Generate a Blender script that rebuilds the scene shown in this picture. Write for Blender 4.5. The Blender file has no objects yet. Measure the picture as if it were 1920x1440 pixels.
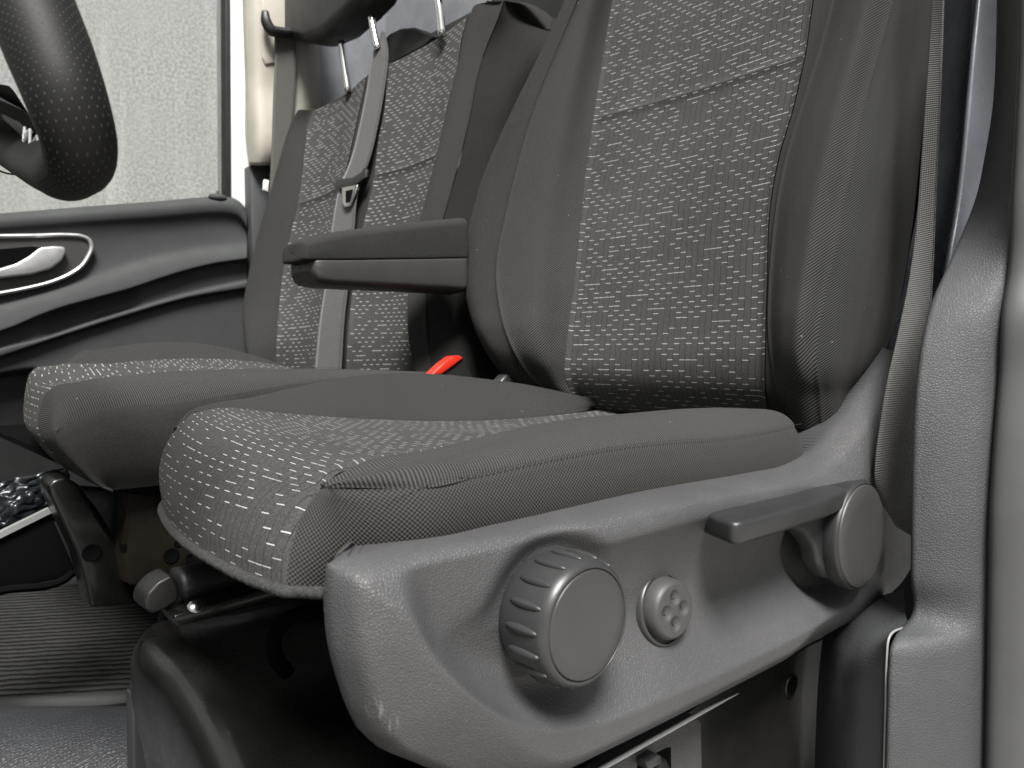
import bpy, bmesh, math, random
import numpy as np
from mathutils import Vector, Matrix

random.seed(7); rng = np.random.default_rng(7)
R = math.radians
sc = bpy.context.scene

# ------------------------------------------------------------------ camera
CZ = 0.48                      # eye height above the cab floor
YAW, PITCH, FPX = 42.0, -2.2, 1443.0   # degrees, degrees, focal length in photo pixels (1920 wide)
cam_d = bpy.data.cameras.new('camera')
cam = bpy.data.objects.new('camera', cam_d); sc.collection.objects.link(cam)
cam.location = (0, 0, CZ)
cam.rotation_euler = (R(90 + PITCH), 0, R(-YAW))
cam_d.sensor_width = 36.0; cam_d.lens = 36.0 * FPX / 1920.0
cam_d.clip_start = 0.02; cam_d.clip_end = 200
cam_d.dof.use_dof = True; cam_d.dof.focus_distance = 0.66; cam_d.dof.aperture_fstop = 13.0
sc.camera = cam

# ------------------------------------------------------------------ light: bright overcast daylight
world = bpy.data.worlds.new('World'); sc.world = world; world.use_nodes = True
wn = world.node_tree; wn.nodes.clear()
SUN_DIR = Vector((-0.34, -0.48, 0.88)).normalized()    # towards the light
sky = wn.nodes.new('ShaderNodeTexSky'); sky.sky_type = 'NISHITA'; sky.sun_disc = False
sky.sun_elevation = math.asin(SUN_DIR.z); sky.sun_rotation = math.atan2(SUN_DIR.x, SUN_DIR.y)
sky.air_density = 1.0; sky.dust_density = 4.0; sky.ozone_density = 0.5
hsv = wn.nodes.new('ShaderNodeHueSaturation'); hsv.inputs['Saturation'].default_value = 0.08
bg = wn.nodes.new('ShaderNodeBackground'); bg.inputs['Strength'].default_value = 0.05
wo = wn.nodes.new('ShaderNodeOutputWorld')
wn.links.new(sky.outputs[0], hsv.inputs['Color']); wn.links.new(hsv.outputs[0], bg.inputs['Color'])
wn.links.new(bg.outputs[0], wo.inputs['Surface'])
sun_d = bpy.data.lights.new('sun', 'SUN'); sun_d.energy = 5.0; sun_d.angle = R(20); sun_d.color = (1.0, 0.985, 0.96)
sun = bpy.data.objects.new('sun', sun_d); sc.collection.objects.link(sun)
sun.rotation_euler = SUN_DIR.to_track_quat('Z', 'Y').to_euler(); sun.location = (-2, -3, 4)

vs = sc.view_settings
vs.view_transform = 'Standard'; vs.look = 'None'; vs.gamma = 1.0; vs.use_curve_mapping = False
vs.exposure = 0.75
sc.cycles.use_denoising = True
sc.cycles.max_bounces = 8; sc.cycles.diffuse_bounces = 4; sc.cycles.glossy_bounces = 4
sc.cycles.caustics_reflective = False; sc.cycles.caustics_refractive = False

# ------------------------------------------------------------------ photo pixel -> place
_sy, _cy, _sp, _cp = math.sin(R(YAW)), math.cos(R(YAW)), math.sin(R(PITCH)), math.cos(R(PITCH))
CF = np.array([_sy * _cp, _cy * _cp, _sp]); CR_ = np.array([_cy, -_sy, 0.0]); CU = np.cross(CR_, CF)
CO = np.array([0, 0, CZ])
def ray(px, py):
    return CF + CR_ * ((px - 960) / FPX) + CU * ((720 - py) / FPX)
def P(px, py, x=None, y=None, z=None, t=None):
    """point on the sight line of a photo pixel where it meets a plane of the van (x rearward, y across, z up; z given from eye height)"""
    d = ray(px, py)
    if x is not None: t = x / d[0]
    elif y is not None: t = y / d[1]
    elif z is not None: t = z / d[2]
    return CO + d * t
def Pf(px, py, fx):
    """the same for a leaning surface x = fx(z)"""
    d = ray(px, py); a, b = 0.2, 4.0
    for _ in range(50):
        m = (a + b) / 2
        if d[0] * m - fx(d[2] * m) > 0: b = m
        else: a = m
    return CO + d * a
def W(x, y, zr): return np.array([x, y, zr + CZ])

# ------------------------------------------------------------------ materials
def new_mat(name):
    m = bpy.data.materials.new(name); m.use_nodes = True
    nt = m.node_tree; b = nt.nodes['Principled BSDF']
    return m, nt, b
def mth(nt, op, a, b=None, c=None):
    n = nt.nodes.new('ShaderNodeMath'); n.operation = op
    for i, v in enumerate((a, b, c)):
        if v is None: continue
        if isinstance(v, (int, float)): n.inputs[i].default_value = v
        else: nt.links.new(v, n.inputs[i])
    return n.outputs[0]
def ramp(nt, fac, a, b, ca, cb):
    n = nt.nodes.new('ShaderNodeMapRange'); n.interpolation_type = 'SMOOTHSTEP'
    nt.links.new(fac, n.inputs[0])
    n.inputs[1].default_value = a; n.inputs[2].default_value = b; n.inputs[3].default_value = ca; n.inputs[4].default_value = cb
    return n.outputs[0]
def mixc(nt, fac, a, b):
    n = nt.nodes.new('ShaderNodeMix'); n.data_type = 'RGBA'
    if isinstance(fac, (int, float)): n.inputs[0].default_value = fac
    else: nt.links.new(fac, n.inputs[0])
    for i, v in ((6, a), (7, b)):
        if isinstance(v, tuple): n.inputs[i].default_value = (*v, 1)
        else: nt.links.new(v, n.inputs[i])
    return n.outputs[2]
def coord(nt, which='Object'):
    return nt.nodes.new('ShaderNodeTexCoord').outputs[which]
def noise(nt, vec, scale, detail=2.0, rough=0.5, dist=0.0):
    n = nt.nodes.new('ShaderNodeTexNoise'); n.inputs['Scale'].default_value = scale
    n.inputs['Detail'].default_value = detail; n.inputs['Roughness'].default_value = rough; n.inputs['Distortion'].default_value = dist
    nt.links.new(vec, n.inputs['Vector']); return n.outputs['Fac']
def bump(nt, b, h, dist, strength=1.0, prev=None):
    n = nt.nodes.new('ShaderNodeBump'); n.inputs['Distance'].default_value = dist; n.inputs['Strength'].default_value = strength
    nt.links.new(h, n.inputs['Height'])
    if prev is not None: nt.links.new(prev, n.inputs['Normal'])
    nt.links.new(n.outputs[0], b.inputs['Normal']); return n.outputs[0]
def grey(v, w=1.0): return (v * w, v, v / w)
def uvsplit(nt):
    s = nt.nodes.new('ShaderNodeSeparateXYZ'); nt.links.new(coord(nt, 'UV'), s.inputs[0]); return s.outputs[0], s.outputs[1]
def specks(nt, vec, scale, thr):
    v = nt.nodes.new('ShaderNodeTexVoronoi'); v.inputs['Scale'].default_value = scale; nt.links.new(vec, v.inputs['Vector'])
    w = nt.nodes.new('ShaderNodeSeparateColor'); nt.links.new(v.outputs['Color'], w.inputs[0])
    near = mth(nt, 'LESS_THAN', v.outputs['Distance'], 0.16)
    rare = mth(nt, 'LESS_THAN', w.outputs[0], thr)
    return mth(nt, 'MULTIPLY', near, rare)

def plastic(name, col, rough=0.5, grain=0.0, gscale=560, gdist=0.00035, spec=0.5, wear=0.0, dust=0.0, scuff=None):
    m, nt, b = new_mat(name); oc = coord(nt)
    b.inputs['Specular IOR Level'].default_value = spec
    n1 = noise(nt, oc, 9, 4, 0.6)
    base = mixc(nt, ramp(nt, n1, 0.3, 0.75, 0, 1), tuple(c * 0.9 for c in col), tuple(c * 1.1 for c in col))
    if dust:
        base = mixc(nt, specks(nt, oc, 210, dust), base, (0.35, 0.34, 0.32))
    if scuff is not None:      # pale rubbed marks where shoes touch the corner
        for c, r_ in scuff:
            vd = nt.nodes.new('ShaderNodeVectorMath'); vd.operation = 'DISTANCE'; nt.links.new(oc, vd.inputs[0]); vd.inputs[1].default_value = tuple(c)
            mp = nt.nodes.new('ShaderNodeMapping'); mp.inputs['Rotation'].default_value = (0, 0.5, 0); mp.inputs['Scale'].default_value = (1.0, 1.0, 0.18); nt.links.new(oc, mp.inputs['Vector'])
            sk = noise(nt, mp.outputs[0], 420, 4, 0.7)
            base = mixc(nt, mth(nt, 'MULTIPLY', ramp(nt, vd.outputs['Value'], r_ * 0.25, r_, 1, 0), ramp(nt, sk, 0.48, 0.66, 0, 0.75)), base, (0.30, 0.295, 0.29))
    nt.links.new(base, b.inputs['Base Color'])
    n2 = noise(nt, oc, 38, 5, 0.65)
    nt.links.new(ramp(nt, n2, 0.2, 0.8, rough - 0.06, rough + 0.07 + wear), b.inputs['Roughness'])
    if grain:
        nz = nt.nodes.new('ShaderNodeTexNoise'); nz.inputs['Scale'].default_value = gscale * 0.55; nz.inputs['Detail'].default_value = 1
        nt.links.new(oc, nz.inputs['Vector'])
        vm = nt.nodes.new('ShaderNodeVectorMath'); vm.operation = 'MULTIPLY_ADD'
        nt.links.new(nz.outputs['Color'], vm.inputs[0]); vm.inputs[1].default_value = (0.0011,) * 3; nt.links.new(oc, vm.inputs[2])
        v = nt.nodes.new('ShaderNodeTexVoronoi'); v.feature = 'DISTANCE_TO_EDGE'; v.inputs['Scale'].default_value = gscale
        nt.links.new(vm.outputs[0], v.inputs['Vector'])
        h = ramp(nt, v.outputs['Distance'], 0.0, 0.22, 0, 1)
        n3 = noise(nt, oc, gscale * 2.2, 2)
        h2 = mth(nt, 'MULTIPLY_ADD', n3, 0.25, h)
        bump(nt, b, h2, gdist, grain)
    else:
        n3 = noise(nt, oc, 900, 2); bump(nt, b, n3, 0.00006, 0.35)
    return m

def metal(name, col, rough=0.3, met=1.0, dust=0.0):
    m, nt, b = new_mat(name); oc = coord(nt)
    b.inputs['Metallic'].default_value = met
    n1 = noise(nt, oc, 14, 5, 0.7)
    base = mixc(nt, ramp(nt, n1, 0.3, 0.75, 0, 1), tuple(c * 0.85 for c in col), tuple(c * 1.12 for c in col))
    if dust: base = mixc(nt, specks(nt, oc, 120, dust), base, (0.4, 0.38, 0.35))
    nt.links.new(base, b.inputs['Base Color'])
    nt.links.new(ramp(nt, noise(nt, oc, 30, 5, 0.7), 0.25, 0.8, rough * 0.8, rough * 1.3), b.inputs['Roughness'])
    return m

def fabric_base(nt, b, uv_fine=None):
    b.inputs['Roughness'].default_value = 0.92; b.inputs['Specular IOR Level'].default_value = 0.05
    b.inputs['Sheen Weight'].default_value = 0.04; b.inputs['Sheen Roughness'].default_value = 0.45
    b.inputs['Sheen Tint'].default_value = (0.85, 0.83, 0.78, 1)

def dash_cloth(name, col, dash, pu=0.0089, pv=0.0067, half=0.043, seed=0.0, fac=1.0):
    """flat woven cloth: narrow columns with short pale threads laid across them"""
    m, nt, b = new_mat(name); fabric_base(nt, b); u, v = uvsplit(nt)
    cu, cv = mth(nt, 'MULTIPLY', u, 1 / pu), mth(nt, 'MULTIPLY', v, 1 / pv)
    iu, iv = mth(nt, 'FLOOR', cu), mth(nt, 'FLOOR', cv)
    fu, fv = mth(nt, 'FRACT', cu), mth(nt, 'FRACT', cv)
    cx = nt.nodes.new('ShaderNodeCombineXYZ'); nt.links.new(iu, cx.inputs[0]); nt.links.new(iv, cx.inputs[1]); cx.inputs[2].default_value = seed
    wnz = nt.nodes.new('ShaderNodeTexWhiteNoise'); wnz.noise_dimensions = '3D'; nt.links.new(cx.outputs[0], wnz.inputs['Vector'])
    par = mth(nt, 'FLOORED_MODULO', mth(nt, 'ADD', iu, iv), 2.0)
    thr = mth(nt, 'MULTIPLY_ADD', par, 0.62, 0.08)
    on = mth(nt, 'LESS_THAN', wnz.outputs['Value'], thr)
    line = ramp(nt, mth(nt, 'ABSOLUTE', mth(nt, 'SUBTRACT', fv, 0.5)), half * 0.8, half * 1.25, 1, 0)
    edge = mth(nt, 'ABSOLUTE', mth(nt, 'SUBTRACT', fu, 0.5))
    gap = ramp(nt, edge, 0.455, 0.485, 1, 0)
    mask = mth(nt, 'MULTIPLY', mth(nt, 'MULTIPLY', on, line), gap)
    groove = ramp(nt, edge, 0.44, 0.49, 0, 1)
    dots = mth(nt, 'GREATER_THAN', mth(nt, 'FRACT', mth(nt, 'MULTIPLY', v, 1 / 0.0011)), 0.45)
    # fine cross ribs of the ground weave
    rib = mth(nt, 'SINE', mth(nt, 'MULTIPLY', v, 2 * math.pi / 0.00105))
    oc = coord(nt)
    fine = noise(nt, oc, 700, 3, 0.7)
    big = noise(nt, oc, 7, 3, 0.5)
    c0 = mixc(nt, ramp(nt, fine, 0.3, 0.7, 0, 1), tuple(c * 0.62 for c in col), tuple(c * 1.4 for c in col))
    c0 = mixc(nt, ramp(nt, big, 0.35, 0.7, 0, 0.35), c0, tuple(c * 1.45 for c in col))
    c1 = mixc(nt, mth(nt, 'MULTIPLY', groove, 0.62), c0, tuple(c * 0.36 for c in col))  # crease shade put into the colour of the column grooves
    c2 = mixc(nt, mth(nt, 'MULTIPLY', mask, fac), c1, dash)
    nt.links.new(c2, b.inputs['Base Color'])
    h = mth(nt, 'MULTIPLY_ADD', rib, 0.10, mth(nt, 'MULTIPLY', groove, -1.6))
    h = mth(nt, 'MULTIPLY_ADD', mask, 0.9, mth(nt, 'MULTIPLY_ADD', fine, 0.5, h))
    bump(nt, b, h, 0.0005, 0.8)
    return m

def twill(name, col, pitch=0.0028, ang=52, depth=0.0006, cmin=0.28, cmax=1.85):
    m, nt, b = new_mat(name); fabric_base(nt, b); u, v = uvsplit(nt)
    ca, sa = math.cos(R(ang)) * 2 * math.pi / pitch, math.sin(R(ang)) * 2 * math.pi / pitch
    w = mth(nt, 'SINE', mth(nt, 'ADD', mth(nt, 'MULTIPLY', u, ca), mth(nt, 'MULTIPLY', v, sa)))
    w2 = mth(nt, 'SINE', mth(nt, 'ADD', mth(nt, 'MULTIPLY', u, -sa * 1.7), mth(nt, 'MULTIPLY', v, ca * 1.7)))
    w = mth(nt, 'MULTIPLY_ADD', w2, 0.25, w)
    oc = coord(nt); fine = noise(nt, oc, 900, 3, 0.75)
    h = mth(nt, 'MULTIPLY_ADD', fine, 1.6, w)
    base = mixc(nt, ramp(nt, h, -0.7, 2.3, 0, 1), tuple(c * cmin for c in col), tuple(c * cmax for c in col))
    big = noise(nt, oc, 6, 3, 0.5)
    base = mixc(nt, ramp(nt, big, 0.35, 0.7, 0, 0.3), base, tuple(c * 1.4 for c in col))
    base = mixc(nt, specks(nt, oc, 160, 0.008), base, (0.16, 0.155, 0.145))
    nt.links.new(base, b.inputs['Base Color']); bump(nt, b, h, depth, 0.6)
    return m

def dotmesh(name, col, pitch=0.0020):
    m, nt, b = new_mat(name); fabric_base(nt, b); u, v = uvsplit(nt)
    k = 2 * math.pi / pitch / math.sqrt(2)
    a = mth(nt, 'SINE', mth(nt, 'MULTIPLY', mth(nt, 'ADD', u, v), k)); c = mth(nt, 'SINE', mth(nt, 'MULTIPLY', mth(nt, 'SUBTRACT', u, v), k))
    w = mth(nt, 'ADD', a, c)
    oc = coord(nt); fine = noise(nt, oc, 1100, 2, 0.7)
    h = mth(nt, 'MULTIPLY_ADD', fine, 0.8, w)
    base = mixc(nt, ramp(nt, h, -1.1, 1.8, 0, 1), tuple(x * 0.5 for x in col), tuple(x * 1.5 for x in col))
    nt.links.new(base, b.inputs['Base Color']); bump(nt, b, h, 0.0003, 0.6)
    return m

def plaincloth(name, col, rough=0.92, scale=700, depth=0.0003):
    m, nt, b = new_mat(name); fabric_base(nt, b); b.inputs['Roughness'].default_value = rough
    oc = coord(nt); f = noise(nt, oc, scale, 3, 0.7); g = noise(nt, oc, 8, 3, 0.5)
    c = mixc(nt, ramp(nt, f, 0.3, 0.7, 0, 1), tuple(x * 0.7 for x in col), tuple(x * 1.3 for x in col))
    c = mixc(nt, ramp(nt, g, 0.35, 0.7, 0, 0.35), c, tuple(x * 1.35 for x in col))
    nt.links.new(c, b.inputs['Base Color']); bump(nt, b, f, depth, 0.7)
    return m

def webbing(name, col, pitch=0.0022, rough=0.6):
    m, nt, b = new_mat(name); u, v = uvsplit(nt)
    b.inputs['Roughness'].default_value = rough; b.inputs['Sheen Weight'].default_value = 0.3
    a = mth(nt, 'SINE', mth(nt, 'MULTIPLY', v, 2 * math.pi / pitch)); c = mth(nt, 'SINE', mth(nt, 'MULTIPLY', u, 2 * math.pi / (pitch * 0.9)))
    oc = coord(nt); f = noise(nt, oc, 800, 2, 0.7)
    h = mth(nt, 'MULTIPLY_ADD', f, 1.0, mth(nt, 'MULTIPLY_ADD', c, 0.45, a))
    base = mixc(nt, ramp(nt, h, -0.9, 1.9, 0, 1), tuple(x * 0.5 for x in col), tuple(x * 1.5 for x in col))
    nt.links.new(base, b.inputs['Base Color']); bump(nt, b, h, 0.0004, 0.7)
    return m

M = {}
CL = (0.050, 0.0493, 0.0475)
M['dash'] = dash_cloth('cloth_dash', CL, (0.45, 0.445, 0.42))
M['dash_bench'] = dash_cloth('cloth_dash_bench', CL, (0.33, 0.33, 0.30), pu=0.0095, pv=0.0082, half=0.075, seed=3.0)
M['twill'] = twill('cloth_twill', (0.036, 0.0356, 0.0345))
M['twill_soft'] = twill('cloth_twill_soft', (0.032, 0.0318, 0.0308), pitch=0.0024, ang=48)
M['rib'] = twill('cloth_rib', (0.042, 0.0413, 0.0397), pitch=0.0023, ang=82)
M['dots'] = dotmesh('cloth_dot_mesh', (0.040, 0.038, 0.036))
M['side_cloth'] = plaincloth('cloth_side', (0.016, 0.015, 0.0145))
M['bench_side_shaded'] = plaincloth('cloth_bench_side_shaded', (0.018, 0.0175, 0.017))  # darker than the bolster cloth: shade beside the driver seat put into its colour
M['strip'] = plaincloth('cloth_strip', (0.028, 0.0275, 0.0265))
M['felt'] = plaincloth('felt', (0.045, 0.045, 0.043), scale=420, depth=0.0015)
M['thread_dark'] = plastic('thread_dark', grey(0.022), 0.8)
M['thread_white'] = plastic('thread_white', grey(0.62), 0.7)
M['trim'] = plastic('trim_grained', (0.066, 0.0655, 0.067), 0.46, grain=0.8, gscale=540, gdist=0.00024, scuff=[(P(690, 1352, y=.325), .014), (P(735, 1372, y=.318), .011)])
M['trim_pillar'] = plastic('pillar_grained', (0.053, 0.0558, 0.0565), 0.60, grain=0.8, gscale=430, gdist=0.00028)
M['trim_smooth'] = plastic('trim_smooth', (0.034, 0.034, 0.0345), 0.34)
M['trim_satin'] = plastic('trim_satin', (0.024, 0.024, 0.0245), 0.40)
M['cap'] = plastic('cap_satin', (0.040, 0.039, 0.038), 0.42)
M['switch'] = plastic('switch_grey', (0.050, 0.049, 0.047), 0.5)
M['black_plastic'] = plastic('black_plastic', grey(0.012), 0.5)
M['grip'] = plastic('grip_plastic', (0.012, 0.0117, 0.0112), 0.42)
M['black_gap'] = plastic('black_inside', grey(0.003), 0.9, spec=0.05)  # near-black, also stands in for the shade inside holes and gaps
M['black_paint'] = plastic('black_painted_steel', (0.0045, 0.0045, 0.0042), 0.30, spec=0.45)
_b = M['black_paint'].node_tree.nodes['Principled BSDF']; _b.inputs['Coat Weight'].default_value = 0.35; _b.inputs['Coat Roughness'].default_value = 0.14
M['plate_paint'] = metal('dark_plate_steel', (0.014, 0.0135, 0.012), 0.36, met=0.0, dust=0.008)
M['brown_steel'] = metal('brown_coated_steel', (0.016, 0.0125, 0.008), 0.45, met=0.3)
M['steel'] = metal('bare_steel', (0.62, 0.61, 0.58), 0.25)
M['chrome'] = metal('chrome', (0.85, 0.85, 0.83), 0.08)
M['satin_silver'] = plastic('satin_silver', (0.66, 0.66, 0.64), 0.28)
M['silver'] = metal('handle_silver', (0.50, 0.50, 0.49), 0.33, met=0.6)
M['alu'] = plastic('dull_aluminium', (0.24, 0.24, 0.23), 0.4)
M['door_plastic'] = plastic('door_plastic', (0.048, 0.0505, 0.050), 0.74, spec=0.22)
M['door_insert'] = plastic('door_insert', (0.040, 0.038, 0.037), 0.5)
M['beige'] = plastic('beige_trim', (0.40, 0.375, 0.32), 0.6)
M['white_paint'] = plastic('white_body_paint', (0.82, 0.83, 0.80), 0.25)
M['grey_paint'] = metal('grey_body_paint', (0.26, 0.27, 0.29), 0.22, met=0.3)
M['grey_dark_paint'] = metal('blue_grey_body_paint', (0.16, 0.168, 0.19), 0.25, met=0.3)
M['paving'] = plastic('pale_paving', (0.36, 0.355, 0.335), 0.9)
M['leather'] = None
M['belt'] = webbing('belt_webbing', (0.055, 0.053, 0.048))
M['belt_far'] = webbing('belt_webbing_far', (0.060, 0.053, 0.046), pitch=0.004)
M['belt_mid'] = webbing('belt_webbing_mid', (0.019, 0.0175, 0.016), pitch=0.004)
M['red'] = plastic('red_button', (0.62, 0.03, 0.015), 0.35)
M['headrest'] = plastic('headrest_vinyl', (0.030, 0.030, 0.028), 0.45)
M['rubber'] = plastic('door_seal_rubber', (0.064, 0.0645, 0.064), 0.5)
M['floor_vinyl'] = plastic('floor_vinyl', (0.022, 0.023, 0.025), 0.50, grain=0.8, gscale=250, gdist=0.00045)

def leather_perf():
    m, nt, b = new_mat('perforated_leather'); u, v = uvsplit(nt)
    p = 0.0042
    cu = mth(nt, 'MULTIPLY', u, 1 / p); cv = mth(nt, 'MULTIPLY', v, 2 / p)
    iv = mth(nt, 'FLOOR', cv)
    off = mth(nt, 'MULTIPLY', mth(nt, 'FLOORED_MODULO', iv, 2.0), 0.5)
    fu = mth(nt, 'SUBTRACT', mth(nt, 'FRACT', mth(nt, 'ADD', cu, off)), 0.5)
    fv = mth(nt, 'MULTIPLY', mth(nt, 'SUBTRACT', mth(nt, 'FRACT', cv), 0.5), 0.5)
    d = mth(nt, 'SQRT', mth(nt, 'ADD', mth(nt, 'MULTIPLY', fu, fu), mth(nt, 'MULTIPLY', fv, fv)))
    hole = ramp(nt, d, 0.05, 0.10, 1, 0)
    ring = mth(nt, 'SUBTRACT', ramp(nt, d, 0.09, 0.13, 1, 0), hole)
    s = nt.nodes.new('ShaderNodeAttribute'); s.attribute_name = 'perf'
    hole = mth(nt, 'MULTIPLY', hole, s.outputs['Fac'])
    ring = mth(nt, 'MULTIPLY', ring, s.outputs['Fac'])
    oc = coord(nt); f = noise(nt, oc, 500, 3)
    c = mixc(nt, hole, (0.007, 0.0068, 0.0068), (0.075, 0.073, 0.069))
    nt.links.new(c, b.inputs['Base Color']); b.inputs['Roughness'].default_value = 0.6; b.inputs['Specular IOR Level'].default_value = 0.3
    h = mth(nt, 'MULTIPLY_ADD', hole, -1.0, mth(nt, 'MULTIPLY', f, 0.12))
    bump(nt, b, h, 0.0008, 0.8)
    return m
M['leather'] = leather_perf()

def carpet_mat():
    m, nt, b = new_mat('ribbed_carpet'); fabric_base(nt, b); u, v = uvsplit(nt)
    oc = coord(nt)
    wob = noise(nt, oc, 45, 3)
    w = mth(nt, 'SINE', mth(nt, 'ADD', mth(nt, 'MULTIPLY', v, 2 * math.pi / 0.019), mth(nt, 'MULTIPLY', wob, 4.0)))
    f = noise(nt, oc, 330, 4, 0.75)
    h = mth(nt, 'MULTIPLY_ADD', f, 2.0, w)
    c = mixc(nt, ramp(nt, h, 0.1, 2.0, 0, 1), (0.0006, 0.0007, 0.0007), (0.036, 0.0365, 0.0345))  # colours kept this dark to stand in for the shade under the seats
    nt.links.new(c, b.inputs['Base Color']); bump(nt, b, h, 0.002, 0.9)
    return m
M['carpet'] = carpet_mat()

def concrete():
    m, nt, b = new_mat('weathered_concrete'); oc = coord(nt)
    a = noise(nt, oc, 95, 5, 0.72); c = noise(nt, oc, 3.0, 4, 0.6)
    mp = nt.nodes.new('ShaderNodeMapping'); mp.inputs['Scale'].default_value = (6, 6, 0.5); nt.links.new(oc, mp.inputs['Vector'])
    st = noise(nt, mp.outputs[0], 2.0, 4, 0.6)
    base = mixc(nt, ramp(nt, a, 0.42, 0.58, 0, 1), (0.225, 0.227, 0.216), (0.365, 0.366, 0.35))
    base = mixc(nt, ramp(nt, c, 0.35, 0.7, 0, 0.45), base, (0.31, 0.312, 0.30))
    base = mixc(nt, ramp(nt, st, 0.5, 0.75, 0, 0.45), base, (0.50, 0.50, 0.485))
    nt.links.new(base, b.inputs['Base Color']); b.inputs['Roughness'].default_value = 0.9
    return m
M['concrete'] = concrete()

def glass():
    m, nt, b = new_mat('window_glass')
    nt.nodes.remove(b); out = nt.nodes['Material Output']
    t = nt.nodes.new('ShaderNodeBsdfTransparent'); t.inputs[0].default_value = (0.97, 0.98, 0.97, 1)
    g = nt.nodes.new('ShaderNodeBsdfGlossy'); g.inputs['Roughness'].default_value = 0.02
    f = nt.nodes.new('ShaderNodeFresnel'); f.inputs['IOR'].default_value = 1.45
    mx = nt.nodes.new('ShaderNodeMixShader')
    nt.links.new(f.outputs[0], mx.inputs[0]); nt.links.new(t.outputs[0], mx.inputs[1]); nt.links.new(g.outputs[0], mx.inputs[2])
    nt.links.new(mx.outputs[0], out.inputs['Surface'])
    return m
M['glass'] = glass()

def film():
    m, nt, b = new_mat('plastic_film'); oc = coord(nt)
    b.inputs['Base Color'].default_value = (0.012, 0.014, 0.016, 1); b.inputs['Roughness'].default_value = 0.26
    n = noise(nt, oc, 14, 2, 0.5, 0.6); bump(nt, b, n, 0.004, 0.7)
    return m
M['film'] = film()

# ------------------------------------------------------------------ object helpers
def tag(o, label=None, cat=None, group=None, kind=None):
    if label: o['label'] = label
    if cat: o['category'] = cat
    if group: o['group'] = group
    if kind: o['kind'] = kind
    return o
def thing(name, loc, label, cat, group=None):
    o = bpy.data.objects.new(name, None); sc.collection.objects.link(o)
    o.location = loc; o.empty_display_size = 0.05
    return tag(o, label, cat, group)
def put(name, me, mat, parent=None, smooth=True, label=None):
    """link a mesh that is given in place coordinates"""
    if smooth:
        for p in me.polygons: p.use_smooth = True
    o = bpy.data.objects.new(name, me); sc.collection.objects.link(o)
    if mat is not None: me.materials.append(M[mat] if isinstance(mat, str) else mat)
    if parent is not None:
        o.parent = parent
        if parent.type == 'EMPTY': o.location = -Vector(parent.location)
    if label: o['label'] = label
    return o
def sharp(o, deg=35):
    me = o.data; bm = bmesh.new(); bm.from_mesh(me)
    for e in bm.edges:
        if len(e.link_faces) == 2 and e.calc_face_angle(0) > R(deg): e.smooth = False
    bm.to_mesh(me); bm.free(); return o

# ------------------------------------------------------------------ curve and surface helpers
def chord(pts):
    d = np.linalg.norm(np.diff(pts, axis=0), axis=1); s = np.concatenate([[0], np.cumsum(np.maximum(d, 1e-7))]); return s / s[-1]
def hermite(ts, pts, tq):
    ts = np.asarray(ts); pts = np.asarray(pts, float); n = len(ts)
    h = np.diff(ts); sl = np.diff(pts, axis=0) / h[:, None]
    m = np.zeros_like(pts); m[0] = sl[0]; m[-1] = sl[-1]
    for i in range(1, n - 1):
        m[i] = (h[i] * sl[i - 1] + h[i - 1] * sl[i]) / (h[i] + h[i - 1])
    k = np.clip(np.searchsorted(ts, tq, side='right') - 1, 0, n - 2)
    hh = h[k]; t = ((tq - ts[k]) / hh)[:, None]; hh = hh[:, None]
    return ((2*t**3 - 3*t**2 + 1) * pts[k] + (t**3 - 2*t**2 + t) * hh * m[k] + (-2*t**3 + 3*t**2) * pts[k+1] + (t**3 - t**2) * hh * m[k+1])
def curve(pts, n):
    pts = np.asarray(pts, float); return hermite(chord(pts), pts, np.linspace(0, 1, n))
def surf(ctrl, nr, nc, clus=0.0):
    """smooth sheet through a net of points [rows][cols]"""
    C = np.asarray(ctrl, float); Rr, Cc, _ = C.shape
    tc = np.mean([chord(C[i] + 1e-6 * np.arange(Cc)[:, None]) for i in range(Rr)], axis=0)
    tr = np.mean([chord(C[:, j] + 1e-6 * np.arange(Rr)[:, None]) for j in range(Cc)], axis=0)
    def q(n):
        a = np.linspace(0, 1, n); return a * (1 - clus) + clus * (0.5 - 0.5 * np.cos(np.pi * a))
    qc, qr = q(nc), q(nr)
    A = np.stack([hermite(tc, C[i], qc) for i in range(Rr)])
    return np.stack([hermite(tr, A[:, j], qr) for j in range(nc)], axis=1)
def normals(A):
    du = np.gradient(A, axis=1); dv = np.gradient(A, axis=0); n = np.cross(du, dv)
    l = np.linalg.norm(n, axis=2, keepdims=True); return n / np.maximum(l, 1e-12)
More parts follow.
